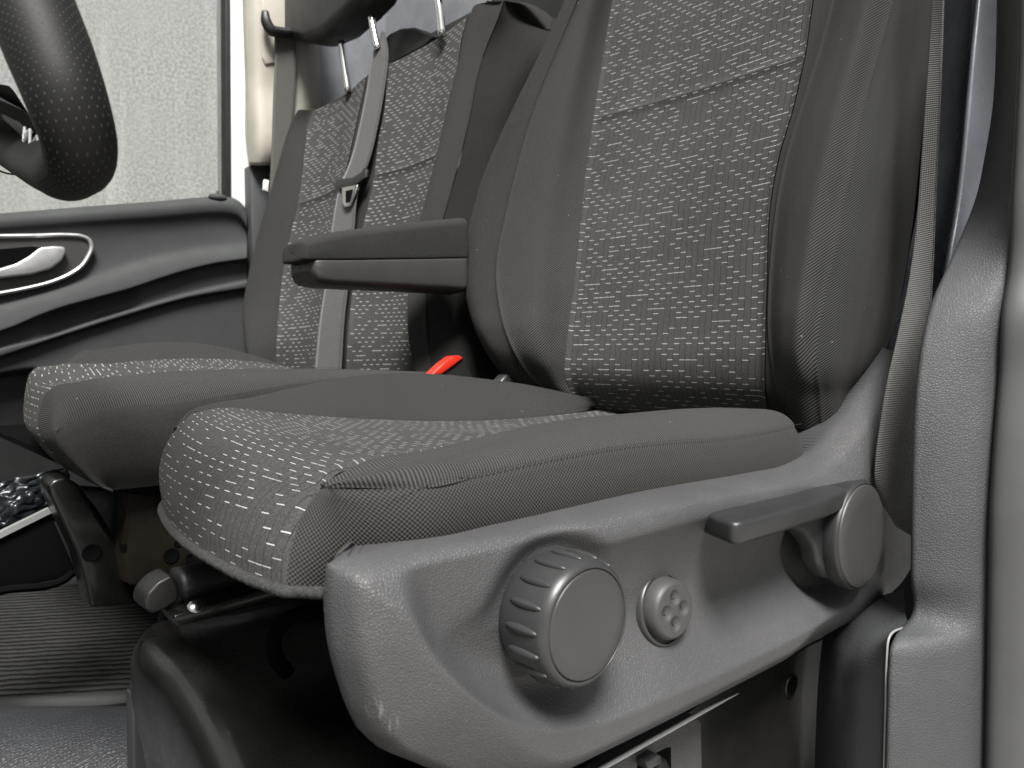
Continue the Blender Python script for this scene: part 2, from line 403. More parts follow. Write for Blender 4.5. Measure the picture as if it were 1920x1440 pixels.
def grid_mesh(name, A, mat, parent=None, dip=None, dw=0.004, dd=0.0025, flip=False, uv0=(0, 0), thick=None, label=None, jitter=0.0):
    """sheet mesh from points [rows][cols]; dip = sides ('t','b','l','r') whose edge sinks into a seam"""
    A = np.array(A, float); nr, nc, _ = A.shape
    du = np.linalg.norm(np.diff(A, axis=1), axis=2); U = np.concatenate([np.zeros((nr, 1)), np.cumsum(du, axis=1)], axis=1)
    dv = np.linalg.norm(np.diff(A, axis=0), axis=2); V = np.concatenate([np.zeros((1, nc)), np.cumsum(dv, axis=0)], axis=0)
    N = normals(A) * (-1 if flip else 1)
    if dip:
        D = np.zeros((nr, nc))
        for s in dip:
            dist = {'t': V, 'b': V[-1:] - V, 'l': U, 'r': U[:, -1:] - U}[s]
            D = np.maximum(D, np.exp(-(dist / dw) ** 2))
        A = A - N * (D * dd)[..., None]
    if jitter: A = A + N * (rng.normal(0, jitter, (nr, nc)))[..., None]
    Uc = U - U[:, nc // 2:nc // 2 + 1] + uv0[0]; Vc = np.repeat(V[:, nc // 2:nc // 2 + 1], nc, axis=1) + uv0[1]
    me = bpy.data.meshes.new(name)
    idx = np.arange(nr * nc).reshape(nr, nc)
    q = np.stack([idx[:-1, :-1], idx[:-1, 1:], idx[1:, 1:], idx[1:, :-1]], axis=-1).reshape(-1, 4)
    if flip: q = q[:, ::-1]
    me.from_pydata(A.reshape(-1, 3).tolist(), [], q.tolist())
    uvl = me.uv_layers.new(name='uv'); uvf = np.stack([Uc, Vc], -1).reshape(-1, 2)
    li = np.empty(len(me.loops), np.int32); me.loops.foreach_get('vertex_index', li)
    uvl.data.foreach_set('uv', uvf[li].astype(np.float32).ravel())
    o = put(name, me, mat, parent, label=label)
    if thick:
        s = o.modifiers.new('thick', 'SOLIDIFY'); s.thickness = thick; s.offset = -1
    return o
def tube(name, pts, rad, mat, parent=None, n=40, seg=14, closed=False, capr=True, label=None, flat=None):
    pts = np.asarray(pts, float); rad = np.asarray(rad if np.ndim(rad) else [rad] * len(pts), float)
    ts = chord(pts); tq = np.linspace(0, 1, n); C = hermite(ts, pts, tq); rr = np.interp(tq, ts, rad)
    T = np.gradient(C, axis=0); T /= np.linalg.norm(T, axis=1, keepdims=True)
    up = np.array([0, 0, 1.0]); 
    if abs(T[0] @ up) > 0.9: up = np.array([1.0, 0, 0])
    n0 = np.cross(T[0], up); n0 /= np.linalg.norm(n0); rows = []
    for i in range(n):
        n0 = n0 - T[i] * (n0 @ T[i]); n0 /= np.linalg.norm(n0); b0 = np.cross(T[i], n0)
        a = np.linspace(0, 2 * np.pi, seg + 1)
        rows.append(C[i] + rr[i] * (np.cos(a)[:, None] * n0 * (flat or 1.0) + np.sin(a)[:, None] * b0))
    A = np.array(rows)
    if capr:
        A = np.concatenate([np.repeat(C[:1], seg + 1, 0)[None], A, np.repeat(C[-1:], seg + 1, 0)[None]])
    return grid_mesh(name, A, mat, parent, label=label)
def lathe(name, prof, c, axis, mat, parent=None, seg=64, label=None, xref=None):
    """turn a (radius, height) profile round an axis through c"""
    axis = np.asarray(axis, float) / np.linalg.norm(axis)
    e1 = np.cross(axis, [0, 0, 1.0]); e1 = e1 / np.linalg.norm(e1) if np.linalg.norm(e1) > 1e-3 else np.array([1.0, 0, 0]); e2 = np.cross(axis, e1)
    a = np.linspace(0, 2 * np.pi, seg + 1)
    ring = np.cos(a)[:, None] * e1 + np.sin(a)[:, None] * e2
    A = np.array([c + ring * r + axis * h for r, h in prof])
    return grid_mesh(name, A, mat, parent, label=label, flip=True)
def prism(name, poly, depth, mat, parent=None, bevel=0.0, seg=3, label=None, smooth=True):
    """closed plate: 3-D outline points, pushed along a depth vector, edges rounded"""
    bm = bmesh.new(); v0 = [bm.verts.new(p) for p in poly]; v1 = [bm.verts.new(np.asarray(p) + np.asarray(depth)) for p in poly]
    n = len(poly); bm.faces.new(v0); bm.faces.new(v1[::-1])
    for i in range(n): bm.faces.new((v0[i], v1[i], v1[(i + 1) % n], v0[(i + 1) % n]))
    bmesh.ops.recalc_face_normals(bm, faces=bm.faces)
    if bevel: bmesh.ops.bevel(bm, geom=bm.edges[:], offset=bevel, segments=seg, profile=0.5, affect='EDGES', clamp_overlap=True)
    me = bpy.data.meshes.new(name); bm.to_mesh(me); bm.free()
    o = put(name, me, mat, parent, smooth=smooth, label=label)
    if smooth: sharp(o, 40)
    return o
def box(name, a, b, mat, parent=None, bevel=0.0, label=None, seg=3):
    x0, y0, z0 = a; x1, y1, z1 = b
    return prism(name, [(x0, y0, z0), (x1, y0, z0), (x1, y1, z0), (x0, y1, z0)], (0, 0, z1 - z0), mat, parent, bevel, seg, label)
def ellipsoid(name, c, axes, mat, parent=None, seg=12, rings=8):
    """axes: three vectors"""
    A = []
    for i in range(rings + 1):
        th = math.pi * i / rings
        A.append([np.asarray(c) + np.asarray(axes[0]) * math.sin(th) * math.cos(a) + np.asarray(axes[1]) * math.sin(th) * math.sin(a) + np.asarray(axes[2]) * math.cos(th) for a in np.linspace(0, 2 * math.pi, seg + 1)])
    return grid_mesh(name, A, mat, parent, flip=True)
def poly2(poly, n):
    return curve(np.asarray(poly, float), n)
def dist_poly(Q, poly, closed=True):
    """distance of 2-D points Q to a polyline, and whether they lie inside it"""
    a = np.asarray(poly); b = np.roll(a, -1, 0) if closed else a[1:]
    if not closed: a = a[:-1]
    best = np.full(len(Q), 1e9); ins = np.zeros(len(Q), bool)
    for p, q in zip(a, b):
        e = q - p; t = np.clip(((Q - p) @ e) / max(e @ e, 1e-12), 0, 1)
        best = np.minimum(best, np.linalg.norm(Q - (p + t[:, None] * e), axis=1))
        c = ((p[1] > Q[:, 1]) != (q[1] > Q[:, 1]))
        xx = p[0] + (Q[:, 1] - p[1]) * (q[0] - p[0]) / (q[1] - p[1] if abs(q[1] - p[1]) > 1e-12 else 1e-12)
        ins ^= c & (Q[:, 0] < xx)
    return best, ins
def sstep(x): x = np.clip(x, 0, 1); return x * x * (3 - 2 * x)
def byz(pts, zs):
    """re-sample a top-to-bottom curve at given heights (runs on straight past its ends)"""
    pts = np.asarray(pts); C = curve(pts, 200); z = C[:, 2][::-1]; o = np.argsort(z, kind='stable'); z = z[o]
    out = []
    for k in (0, 1):
        v = C[:, k][::-1][o]; r = np.interp(zs, z, v)
        lo, hi = zs < z[0], zs > z[-1]
        r[lo] = v[0] + (v[5] - v[0]) / max(z[5] - z[0], 1e-6) * (zs[lo] - z[0]) * 0.5
        r[hi] = v[-1] + (v[-1] - v[-6]) / max(z[-1] - z[-6], 1e-6) * (zs[hi] - z[-1])
        out.append(r)
    return np.stack([out[0], out[1], zs], -1)
def lerp_px(a, b, f):
    """a pixel curve part of the way between two others"""
    ya = [p[1] for p in a]; y = np.linspace(max(a[0][1], b[0][1]), min(a[-1][1], b[-1][1]), 26)
    xa = np.interp(y, [p[1] for p in a], [p[0] for p in a]); xb = np.interp(y, [p[1] for p in b], [p[0] for p in b])
    return list(zip(xa * (1 - f) + xb * f, y))

# =================================================================== driver seat
seat = thing('driver_seat_unit', (0.45, 0.58, 0.14), 'dark grey cloth driver seat with grained side trim, round knob and recline lever', 'seat')

# ---- backrest -------------------------------------------------------
def xb(z):      # leaning front face of the backrest (z from eye height)
    return 0.74 + 0.30 * (z + 0.06) + (9.0 * (z - 0.0) ** 2 if z < 0.0 else 0.0)
L_SIL = [(1150, -330), (1128, -200), (1100, -90), (1070, 0), (1022, 100), (985, 170), (940, 260), (905, 340), (885, 410), (873, 470), (870, 510), (879, 573), (902, 636), (935, 690), (980, 735), (1055, 773)]
L_SEAM = [(1165, -330), (1142, -200), (1114, -90), (1084, 0), (1056, 69), (1004, 198), (968, 320), (945, 420), (932, 490), (938, 580), (960, 650), (1000, 710), (1070, 762)]
L_BOR = [(1195, -330), (1180, -200), (1166, -100), (1150, 0), (1128, 140), (1113, 240), (1100, 330), (1086, 470), (1073, 580), (1066, 640), (1062, 700), (1075, 738), (1112, 775)]
R_BOR = [(1590, -330), (1568, -200), (1548, -100), (1527, 0), (1513, 97), (1487, 213), (1460, 307), (1443, 427), (1441, 513), (1438, 600), (1437, 667), (1437, 733), (1445, 785)]
R_STR = [(1640, -330), (1612, -200), (1588, -100), (1563, 0), (1537, 97), (1500, 213), (1473, 307), (1453, 427), (1446, 513), (1443, 573), (1447, 667), (1460, 733), (1480, 775)]
R_SEAM = [(1760, -330), (1728, -200), (1700, -100), (1673, 0), (1653, 77), (1633, 143), (1613, 220), (1597, 313), (1580, 380), (1565, 480), (1553, 523), (1543, 573), (1530, 640), (1532, 697), (1538, 740)]
R_SIL = [(1770, -330), (1762, -200), (1755, -100), (1750, 0), (1742, 100), (1735, 200), (1724, 300), (1714, 400), (1702, 480), (1688, 560), (1664, 650), (1640, 700), (1600, 760)]
def unp(curve_px, off):      # bolsters sink back to the centre panel at the foot of the backrest
    return [Pf(px, py, lambda z: xb(z) + off * (1.0 if off > 0 else float(.15 + .85 * sstep((z + .075) / .11)))) for px, py in curve_px]
zlev = np.concatenate([np.linspace(-0.078, 0.0, 7), np.linspace(0.03, 0.56, 14)])[::-1] + CZ
def col(px, off): return byz(unp(px, off), zlev)
cL_sil = col(L_SIL, -0.046); cL_seam = col(L_SEAM, -0.070); cL_mid = col(lerp_px(L_SEAM, L_BOR, 0.5), -0.050); cL_q = col(lerp_px(L_SEAM, L_BOR, 0.85), -0.014)
cL_bor = col(L_BOR, 0.0); cR_bor = col(R_BOR, 0.0)
cM = [cL_bor * (1 - f) + cR_bor * f + np.array([0.010 * math.sin(math.pi * f), 0, 0]) for f in (0.25, 0.5, 0.75)]
cR_str = col(R_STR, -0.004); cR_mid = col(lerp_px(R_STR, R_SEAM, 0.55), -0.044); cR_seam = col(R_SEAM, -0.022)
cR_s1 = col(lerp_px(R_SEAM, R_SIL, 0.20), -0.014); cR_s1b = col(lerp_px(R_SEAM, R_SIL, 0.42), 0.004); cR_s2 = col(lerp_px(R_SEAM, R_SIL, 0.70), 0.050); cR_sil = col(R_SIL, 0.115)
back_l = cL_sil + np.array([0.07, -0.008, 0]); back_l2 = cL_sil + np.array([0.125, -0.05, 0])
back_r = cR_sil + np.array([0.035, 0.02, 0]); back_r2 = cR_sil + np.array([0.05, 0.07, 0])
body = put('backrest', bpy.data.meshes.new('backrest'), None, seat)          # filled below: the dark outer cover
def net(*cols): return np.stack(cols, 1)
NR = 150
def sheet(cols, nc, rows=None, **k):
    A = surf(net(*cols), NR, nc, 0.35)
    return A if rows is None else A[rows]
# outer cover (left flank, back, right flank) is the backrest mesh itself
flank_r = surf(net(back_r, back_r2, (back_r2 + back_l2) / 2 + np.array([0.02, 0, 0]), back_l2, back_l, cL_sil), NR, 90, 0.0)
seat_parts = {}
tmp = grid_mesh('backrest_cover', flank_r, 'side_cloth', seat, dip='l')
bpy.data.objects.remove(body); tmp.name = 'backrest'; backrest = tmp
grid_mesh('flank_panel', surf(net(cR_seam, cR_s1, cR_s1b, cR_s2, cR_sil, back_r), NR, 70, 0.0), 'twill_soft', backrest, dip='l', dd=.0018, dw=.003)
# left bolster in two cloth panels, centre panel in two, narrow strip, right bolster
grid_mesh('bolster_edge_panel', sheet((back_l, cL_sil + np.array([.02, .002, 0]), cL_sil, (cL_sil + cL_seam) / 2 + np.array([-0.014, 0.004, 0]), cL_seam), 44), 'twill_soft', backrest, dip='r', dd=0.0018, dw=0.003)
grid_mesh('bolster_panel', sheet((cL_seam, cL_mid, cL_q, cL_bor), 44), 'twill', backrest, dip='lr', dd=0.0018, dw=0.003)
Cc = sheet((cL_bor, *cM, cR_bor), 90)
# cross seam of the centre panel
zs = Cc[:, 45, 2]; seam_z = P(1315, 158, x=xb(0.30))[2]
ks = int(np.argmin(np.abs(zs - seam_z)))
vlen = np.concatenate([[0], np.cumsum(np.linalg.norm(np.diff(Cc[:, 45], axis=0), axis=1))])
grid_mesh('centre_panel', Cc[:ks + 1], 'dash', backrest, dip='blr', dd=0.003, dw=0.005, label='upper centre cloth panel with pale dashes')
grid_mesh('centre_panel', Cc[ks:], 'dash', backrest, dip='tlr', dd=0.003, dw=0.005, uv0=(0, vlen[ks]), label='lower centre cloth panel with pale dashes')
grid_mesh('seam_strip', sheet((cR_bor, cR_str), 8), 'strip', backrest, dip='lr', dd=0.001)
grid_mesh('bolster_panel', sheet((cR_str, cR_mid * 0.7 + cR_str * 0.3 + np.array([-0.004, 0, 0]), cR_mid, cR_seam), 60), 'twill', backrest, dip='lr', dd=0.002, dw=0.003)
# stitches: short dark threads lying along the seams
def stitches(name, path, parent, mat='thread_dark', length=0.0032, gap=0.0016, r=0.0005, lift=None):
    path = np.asarray(path); s = np.concatenate([[0], np.cumsum(np.linalg.norm(np.diff(path, axis=0), axis=1))])
    vs, fs = [], []
    for a in np.arange(0, s[-1] - length, length + gap):
        p, q = [np.array([np.interp(x, s, path[:, k]) for k in range(3)]) for x in (a, a + length)]
        m = (p + q) / 2 + (lift * 0.6 if lift is not None else 0)
        e = (q - p) / np.linalg.norm(q - p); n1 = np.cross(e, [0.3, 0.5, 0.8]); n1 /= np.linalg.norm(n1); n2 = np.cross(e, n1)
        b = len(vs)
        for c, k in ((p, 0.4), (m, 1.0), (q, 0.4)):
            for h in range(4):
                w = h * math.pi / 2; vs.append(c + r * k * (math.cos(w) * n1 + math.sin(w) * n2))
        for i in range(2):
            for h in range(4): fs.append((b + i * 4 + h, b + i * 4 + (h + 1) % 4, b + i * 4 + 4 + (h + 1) % 4, b + i * 4 + 4 + h))
    me = bpy.data.meshes.new(name); me.from_pydata([tuple(v) for v in vs], [], fs)
    o = put(name, me, mat, parent); o['kind'] = 'stuff'; return o
stitches('stitching', Cc[ks] + np.array([-0.0003, 0, 0]), backrest, lift=np.array([-0.0008, 0, 0]))
Br = sheet((cR_str, cR_mid * 0.7 + cR_str * 0.3 + np.array([-0.004, 0, 0]), cR_mid, cR_seam), 60)
stitches('stitching', Br[:, -1] + np.array([0.0004, -0.0004, 0]), backrest, length=0.0022, gap=0.0014, r=0.00035, lift=np.array([-0.0004, -0.0004, 0]))
Bl = sheet((cL_seam, cL_mid, cL_q, cL_bor), 44)
stitches('stitching', Bl[:, 0] + np.array([0.001, 0, 0]), backrest, length=0.0022, gap=0.0014, r=0.00035, lift=np.array([-0.0004, 0, 0]))
# closed top and bottom of the backrest
for k, nm in ((0, 'top_cover'), (-1, 'bottom_cover')):
    ring = np.concatenate([c[k:k + 1] if k == 0 else c[-1:] for c in (cL_sil, cL_seam, cL_mid, cL_bor, cM[1], cR_bor, cR_mid, cR_seam, cR_s2, cR_sil, back_r2, back_l2, back_l)])
    prism(nm, [p - np.array([0, 0, 0.004 if k == 0 else -0.004]) for p in ring], (0, 0, 0.02 if k == 0 else -0.02), 'side_cloth', backrest)

# ---- seat cushion ---------------------------------------------------
def onx(pts, xs):      # re-sample a front-to-back curve at given x
    C = curve(pts, 200); return np.stack([np.asarray(xs, float), np.interp(xs, C[:, 0], C[:, 1]), np.interp(xs, C[:, 0], C[:, 2])], -1)
rt_top = [P(601, 911, y=.41), P(626, 882, y=.412), P(672, 866, y=.415), P(737, 853, y=.418), P(800, 843, y=.42), P(870, 828, y=.425), P(940, 812, y=.43), P(1010, 800, y=.435), W(.46, .44, -.062), W(.55, .445, -.072), W(.65, .445, -.076), W(.80, .445, -.074)]
lf_top = [P(332, 800, y=.725), P(365, 772, y=.722), P(414, 763, y=.72), P(508, 771, y=.72), P(574, 773, y=.72), P(639, 781, y=.72), P(704, 784, y=.72), P(770, 787, y=.72), W(.62, .71, -.078), W(.80, .70, -.074)]
right = [P(538, 1097, y=.395), P(543, 1040, y=.398), P(565, 965, y=.405), P(584, 931, y=.409), P(601, 911, y=.41), P(626, 882, y=.412), P(672, 866, y=.415)] + list(onx(rt_top, [.30, .36, .43, .52, .62, .80]))
left = [P(312, 935, y=.745), P(304, 892, y=.748), P(304, 862, y=.745), P(312, 832, y=.738), P(332, 800, y=.725), P(358, 776, y=.722), P(390, 765, y=.72)] + list(onx(lf_top, [.34, .40, .46, .53, .62, .80]))
right, left = np.array(right), np.array(left)
nst = len(right); cols = []
front_w = np.array([1, 1, 1, .9, .75, .45, .25] + [0] * (nst - 7)); sag = np.array([0, 0, 0, 0, 0, .1, .3] + [1.0] * (nst - 7))
for f in (0, .06, .25, .5, .75, .94, 1):
    c = right * (1 - f) + left * f; b = math.sin(math.pi * f) ** 0.7
    c = c + np.stack([-0.020 * b * front_w, np.zeros(nst), -0.008 * b * sag + 0.004 * b * front_w * 0], -1)
    cols.append(c)
CUSH = surf(np.stack(cols, 1), 170, 110, 0.25)
cushion = grid_mesh('cushion', CUSH, 'dash', seat, dip='lr', dd=0.003, dw=0.004, uv0=(0.003, 0.002), flip=True)
# a shallow cross seam on the top of the cushion
# right bolster top
xs = [.25, .30, .36, .43, .50, .57, .62, .66, .69, .71]
seam_px = [(601, 911), (650, 920), (700, 922), (770, 915), (860, 898), (960, 875), (1060, 855), (1160, 838), (1260, 828), (1350, 822), (1430, 810), (1480, 800), (1502, 796)]
seam_y = [.41, .372, .360, .356, .355, .355, .355, .355, .355, .355, .357, .362, .368]
seam3 = [P(*p, y=yy) for p, yy in zip(seam_px, seam_y)]
crest3 = [P(601, 911, y=.41), P(700, 880, y=.39), P(800, 862, y=.39), P(900, 838, y=.393), P(1010, 797, y=.41), P(1100, 784, y=.41), P(1200, 773, y=.405), P(1350, 765, y=.40), P(1430, 771, y=.40), P(1480, 783, y=.40), P(1506, 800, y=.40)]
A_ = np.vstack([[P(601, 911, y=.41)], onx(rt_top, xs)]); B_ = np.vstack([[P(601, 911, y=.4095)], onx(crest3, xs)]); C_ = np.vstack([[P(601, 911, y=.409)], onx(seam3, xs)])
A_[-1] = A_[-1] + [0, 0, -.006]; B_[-1] += [0.004, 0.002, -.006]; C_[-1] += [0.004, 0.006, -.004]
AB = (A_ * 0.5 + B_ * 0.5) + np.array([0, 0, .002]); BC = (B_ + C_) / 2 + np.outer([0] + [1] * len(xs), [0, -.006, .0045])
BOL = surf(np.stack([A_, AB, B_, BC, C_], 1), 130, 46, 0.2)
grid_mesh('bolster_top_panel', BOL, 'rib', cushion, dip='lr', dd=0.0018, dw=0.003)
# skirt: dotted mesh cloth under the seam, wrapping round the front corner
front_b = [P(601, 911, y=.41), P(584, 931, y=.409), P(565, 965, y=.405), P(543, 1040, y=.398), P(538, 1097, y=.395)]
sk0 = curve(front_b, 5)
rows = [sk0]
for k, x in enumerate([.215] + xs):
    s = onx(seam3, [max(x, .2)])[0]; s[0] = x
    if k == 0: s = P(628, 917, y=.385)
    zb = CZ - (.140 if k > 2 else .133); yb = .362 if k > 1 else (.385 if k == 0 else .366); end = k >= len(xs) - 1
    bo = np.array([x + (0.0 if k else .004), yb, zb])
    q = [s, s * .75 + bo * .25 + [0, -.007, 0], s * .5 + bo * .5 + [0, -.009, 0], s * .25 + bo * .75 + [0, -.006, 0], bo]
    if end and k == len(xs): q = [p + np.array([0, .010, 0]) for p in q]
    rows.append(np.array(q))
rows.append(rows[-1] + np.array([.014, .022, -.012])); rows.append(rows[-1] + np.array([.006, .05, -.02]))
SK = surf(np.stack(rows), 150, 40, 0.1)
skirt = grid_mesh('skirt_panel', SK, 'dots', cushion, dip='lt', dd=0.0015, dw=0.003)
stitches('stitching', curve([p + np.array([0, -.001, .0008]) for p in seam3], 160), cushion, length=0.003, gap=0.002, r=0.0004, lift=np.array([0, -.0005, .0003]))
cap_rows = np.stack([rows[-1], rows[-1] + np.array([.0, .2, -.01])]); 
# left bolster
xl = [.25, .29, .34, .40, .46, .53, .60, .66, .72, .78]
crestL = [P(332, 800, y=.735), P(365, 771, y=.76), P(420, 757, y=.79), P(520, 735, y=.80), P(600, 715, y=.80), P(700, 702, y=.80), P(780, 699, y=.80), P(850, 704, y=.80), P(950, 716, y=.79), P(1050, 733, y=.73), P(1112, 753, y=.69)]
a = onx(lf_top, xl); b = onx(crestL, xl); fy = np.interp(xl, [.25, .42], [0, 1]); c = b + np.stack([0 * fy, .004 + .036 * fy, -.03 + 0 * fy], -1); d = np.stack([b[:, 0] + .012 * (1 - fy), np.interp(xl, [.25, .42], [.752, .83]), np.full(len(xl), CZ - .135)], -1)
f0 = np.stack([P(332, 800, y=.725), P(328, 802, y=.735), P(326, 806, y=.745), P(322, 830, y=.75), P(312, 935, y=.745)])
LB = surf(np.concatenate([f0[None], np.stack([a, (a + b) / 2 + np.array([0, 0, .004]), b, c, d], 1)]), 110, 46, 0.2)
grid_mesh('bolster_top_panel', LB, 'twill_soft', cushion, dip='l', dd=0.002, dw=0.004, flip=True)
# underside board and felt edge
bot = CUSH[0]; rim = [p for p in bot[::6]] + [bot[-1]]
fel = [P(606, 1112, y=.372)] + [P(565, 1110, y=.388)] + [p + np.array([-.001, 0, -.003]) for p in rim]
tube('felt_edge', fel, 0.0034, 'felt', cushion, n=220, seg=10).data
fe = [o for o in cushion.children if o.name.startswith('felt_edge')][0]
for v in fe.data.vertices: v.co += Vector(rng.normal(0, .00025, 3))
prism('underside_board', [p + np.array([.006, 0, .002]) for p in rim] + [W(.78, .74, -.13), W(.78, .38, -.13), W(.25, .372, -.132)], (0, 0, .01), 'black_gap', cushion)

# ---- armrest (fixed to the inner side of the backrest) ----------------
def loft(name, secs, mat, parent, nr=60, nc=60, **k):
    return grid_mesh(name, surf(np.stack(secs), nr, nc), mat, parent, **k)
def ring(c, hy, hz, n=20, e=3.2, top=None, bot=None, x=None):
    out = []
    for i in range(n + 1):
        a = 2 * math.pi * i / n; ca, sa = math.cos(a), math.sin(a)
        yy = math.copysign(abs(ca) ** (2 / e), ca) * hy; zz = math.copysign(abs(sa) ** (2 / e), sa) * hz
        if top is not None and zz > top: zz = top
        if bot is not None and zz < bot: zz = bot
        out.append(np.array([c[0], c[1] + yy, c[2] + zz]))
    return out
def block(x, y0, hw, z0, z1, rt, rb):
    """upright section with its own top and bottom corner radius"""
    out = []; m = (z0 + z1) / 2
    for cy, cz, r_, a0 in ((y0 + hw, z1, rt, 0), (y0 - hw, z1, rt, 90), (y0 - hw, z0, rb, 180), (y0 + hw, z0, rb, 270)):
        sy, sz = (1 if cy > y0 else -1), (1 if cz > m else -1)
        for a in np.linspace(a0, a0 + 90, 7):
            out.append(np.array([x, cy - sy * r_ + r_ * math.cos(R(a)), cz - sz * r_ + r_ * math.sin(R(a))]))
    return out + [out[0]]
def arm_at(px_top, px_seam, px_bot, xp):
    T_, S_, B2 = P(xp, px_top, y=.900), P(xp, px_seam, y=.900), P(xp, px_bot, y=.900); return S_[0], T_[2], S_[2], B2[2]
arm = [arm_at(452, 487, 512, 588), arm_at(445, 487, 525, 597), arm_at(438, 487, 533, 618), arm_at(431, 487, 536, 655), arm_at(423, 486, 539, 720), arm_at(414, 485, 543, 800), arm_at(408, 484, 546, 860), arm_at(407, 484, 547, 876)]
pad, shell = [], []
YA, HW = .937, .037
for i, (x, zt, zm, zb) in enumerate(arm):
    w = HW * (0.90, .97, 1, 1, 1, 1, 1, 1)[i]
    pad.append(block(x - (.008 if i == 0 else 0), YA, w, zm + .0004, zt, min(.013, (zt - zm) * .4), .0016)); shell.append(block(x + (.003 if i == 0 else 0), YA, w * .99, zb, zm - .0004, .0012, min(.011, (zm - zb) * .4)))
def capped(secs):
    a = np.stack(secs); c0 = a[0].mean(0); c1 = a[-1].mean(0)
    return [c0 + (a[0] - c0) * .05 + [-.002, 0, 0], c0 + (a[0] - c0) * .6 + [-.002, 0, 0]] + list(a) + [c1 + (a[-1] - c1) * .02]
arm_o = loft('armrest', capped(pad), 'twill_soft', seat, nc=140)
loft('armrest_shell', capped(shell), 'door_insert', arm_o, nc=140)

# ---- side trim ------------------------------------------------------
YO = .350                                             # where its rim turns in behind the cushion
def q2(pts, y): return [P(a, b, y=yy_)[[0, 2]] for (a, b), yy_ in zip(pts, y if np.ndim(y) else [y] * len(pts))]
top_px = [(612, 1060), (640, 1045), (700, 1031), (800, 1010), (1000, 966), (1200, 921), (1400, 886), (1470, 872), (1515, 848), (1560, 798), (1610, 732), (1655, 650)]
bot_px = [(675, 1368), (730, 1415), (800, 1452), (900, 1492), (990, 1500), (1090, 1462), (1150, 1432), (1400, 1300), (1600, 1190), (1660, 1150), (1692, 1110)]
lef_px = [(612, 1060), (607, 1090), (607, 1150), (614, 1210), (630, 1270), (650, 1325), (675, 1368)]
rig_px = [(1655, 650), (1668, 720), (1682, 820), (1694, 920), (1702, 1010), (1703, 1070), (1692, 1110)]
NU, NV = 440, 230
tp, bt = poly2(q2(top_px, YO), NU), poly2(q2(bot_px, [.346, .336, .324, .316, .314, .314, .314, .314, .314, .316, .320]), NU); lf, rg = poly2(q2(lef_px, [YO] * 5 + [.349, .346]), NV), poly2(q2(rig_px, [.35, .348, .344, .338, .330, .324, .320]), NV)
s = np.linspace(0, 1, NU)[None, :, None]; t = np.linspace(0, 1, NV)[:, None, None]
G = (1 - t) * tp[None] + t * bt[None] + (1 - s) * lf[:, None] + s * rg[:, None] - ((1 - s) * (1 - t) * tp[0] + s * (1 - t) * tp[-1] + (1 - s) * t * bt[0] + s * t * bt[-1])
Q = G.reshape(-1, 2)
outline = np.concatenate([tp[:-1:4], rg[:-1:4], bt[::-1][:-1:4], lf[::-1][:-1:4]])
dO, _ = dist_poly(Q, outline)
YR = .310
rec_low = [(775, 1092), (784, 1150), (806, 1210), (850, 1270), (920, 1330), (1000, 1364), (1100, 1360), (1250, 1306), (1400, 1238), (1500, 1188), (1580, 1140), (1625, 1105)]
rec_top = [(775, 1092), (800, 1070), (860, 1044), (960, 1014), (1080, 988), (1250, 956), (1400, 926), (1500, 915), (1600, 930), (1650, 1000), (1655, 1060), (1625, 1105)]
lowc, topc = poly2(q2(rec_low, YR), 110), poly2(q2(rec_top, YR), 110)
dL, _ = dist_poly(Q, lowc, closed=False); dT, _ = dist_poly(Q, topc, closed=False)
_, inR = dist_poly(Q, np.concatenate([lowc[:-1], topc[::-1][:-1]]))
X_, Z_ = Q[:, 0], Q[:, 1]
w_edge = .020 + .036 * sstep((.335 - X_) / .12) + .016 * sstep((X_ - .58) / .08)
edge = .52 * np.sqrt(np.clip(1 - (1 - np.clip(dO / .0085, 0, 1)) ** 2, 0, 1)) + .48 * (1 - (1 - np.clip(dO / w_edge, 0, 1)) ** 1.5)
yy = YO - .042 * edge
w_low = .022 + .050 * sstep((X_ - .25) / .20)
g1 = 1 - (1 - np.clip(dL / w_low, 0, 1)) ** 2
yy = yy + np.where(inR, .026 * g1 * (1 - (1 - np.clip(dT / .080, 0, 1)) ** 2), 0)
KC = P(1105, 1172, y=.292); PC = P(1618, 1005, y=.290)
rk = np.hypot(X_ - KC[0] - .004, Z_ - KC[2] + .002); wk = sstep((.058 - rk) / .020); yy = yy * (1 - wk) + np.maximum(yy, .3315) * wk
rp = np.hypot(X_ - PC[0], Z_ - PC[2]); wp_ = sstep((.067 - rp) / .016) * sstep((PC[2] + .035 - Z_) / .03); yy = yy * (1 - wp_) + np.maximum(yy, .338) * wp_
# soften the creases a little
yg = yy.reshape(NV, NU)
for _ in range(9):
    yg[1:-1, 1:-1] = yg[1:-1, 1:-1] * .5 + (yg[:-2, 1:-1] + yg[2:, 1:-1] + yg[1:-1, :-2] + yg[1:-1, 2:]) * .125
TR = np.stack([G[..., 0], yg, G[..., 1]], -1)
def trim_at(px, py):       # where a sight line meets the trim, and the way it faces there
    y_ = .33
    for _ in range(12):
        p = P(px, py, y=y_); k = np.argmin((G[..., 0] - p[0]) ** 2 + (G[..., 1] - p[2]) ** 2); y_ = yg.ravel()[k]
    n = normals(TR).reshape(-1, 3)[k]; n = n if n[1] < 0 else -n
    return P(px, py, y=y_), n / np.linalg.norm(n)
TRx = np.concatenate([TR[:1] + np.array([.040, .05, -.006]), TR[:1] + np.array([.009, .012, -.001]), TR, TR[-1:] + np.array([.010, .012, .002]), TR[-1:] + np.array([.055, .05, .016])])
TRx = np.concatenate([TRx[:, :1] + np.array([.075, .06, .010]), TRx[:, :1] + np.array([.013, .012, .001]), TRx, TRx[:, -1:] + np.array([0, .012, 0]), TRx[:, -1:] + np.array([0, .05, 0])], axis=1)
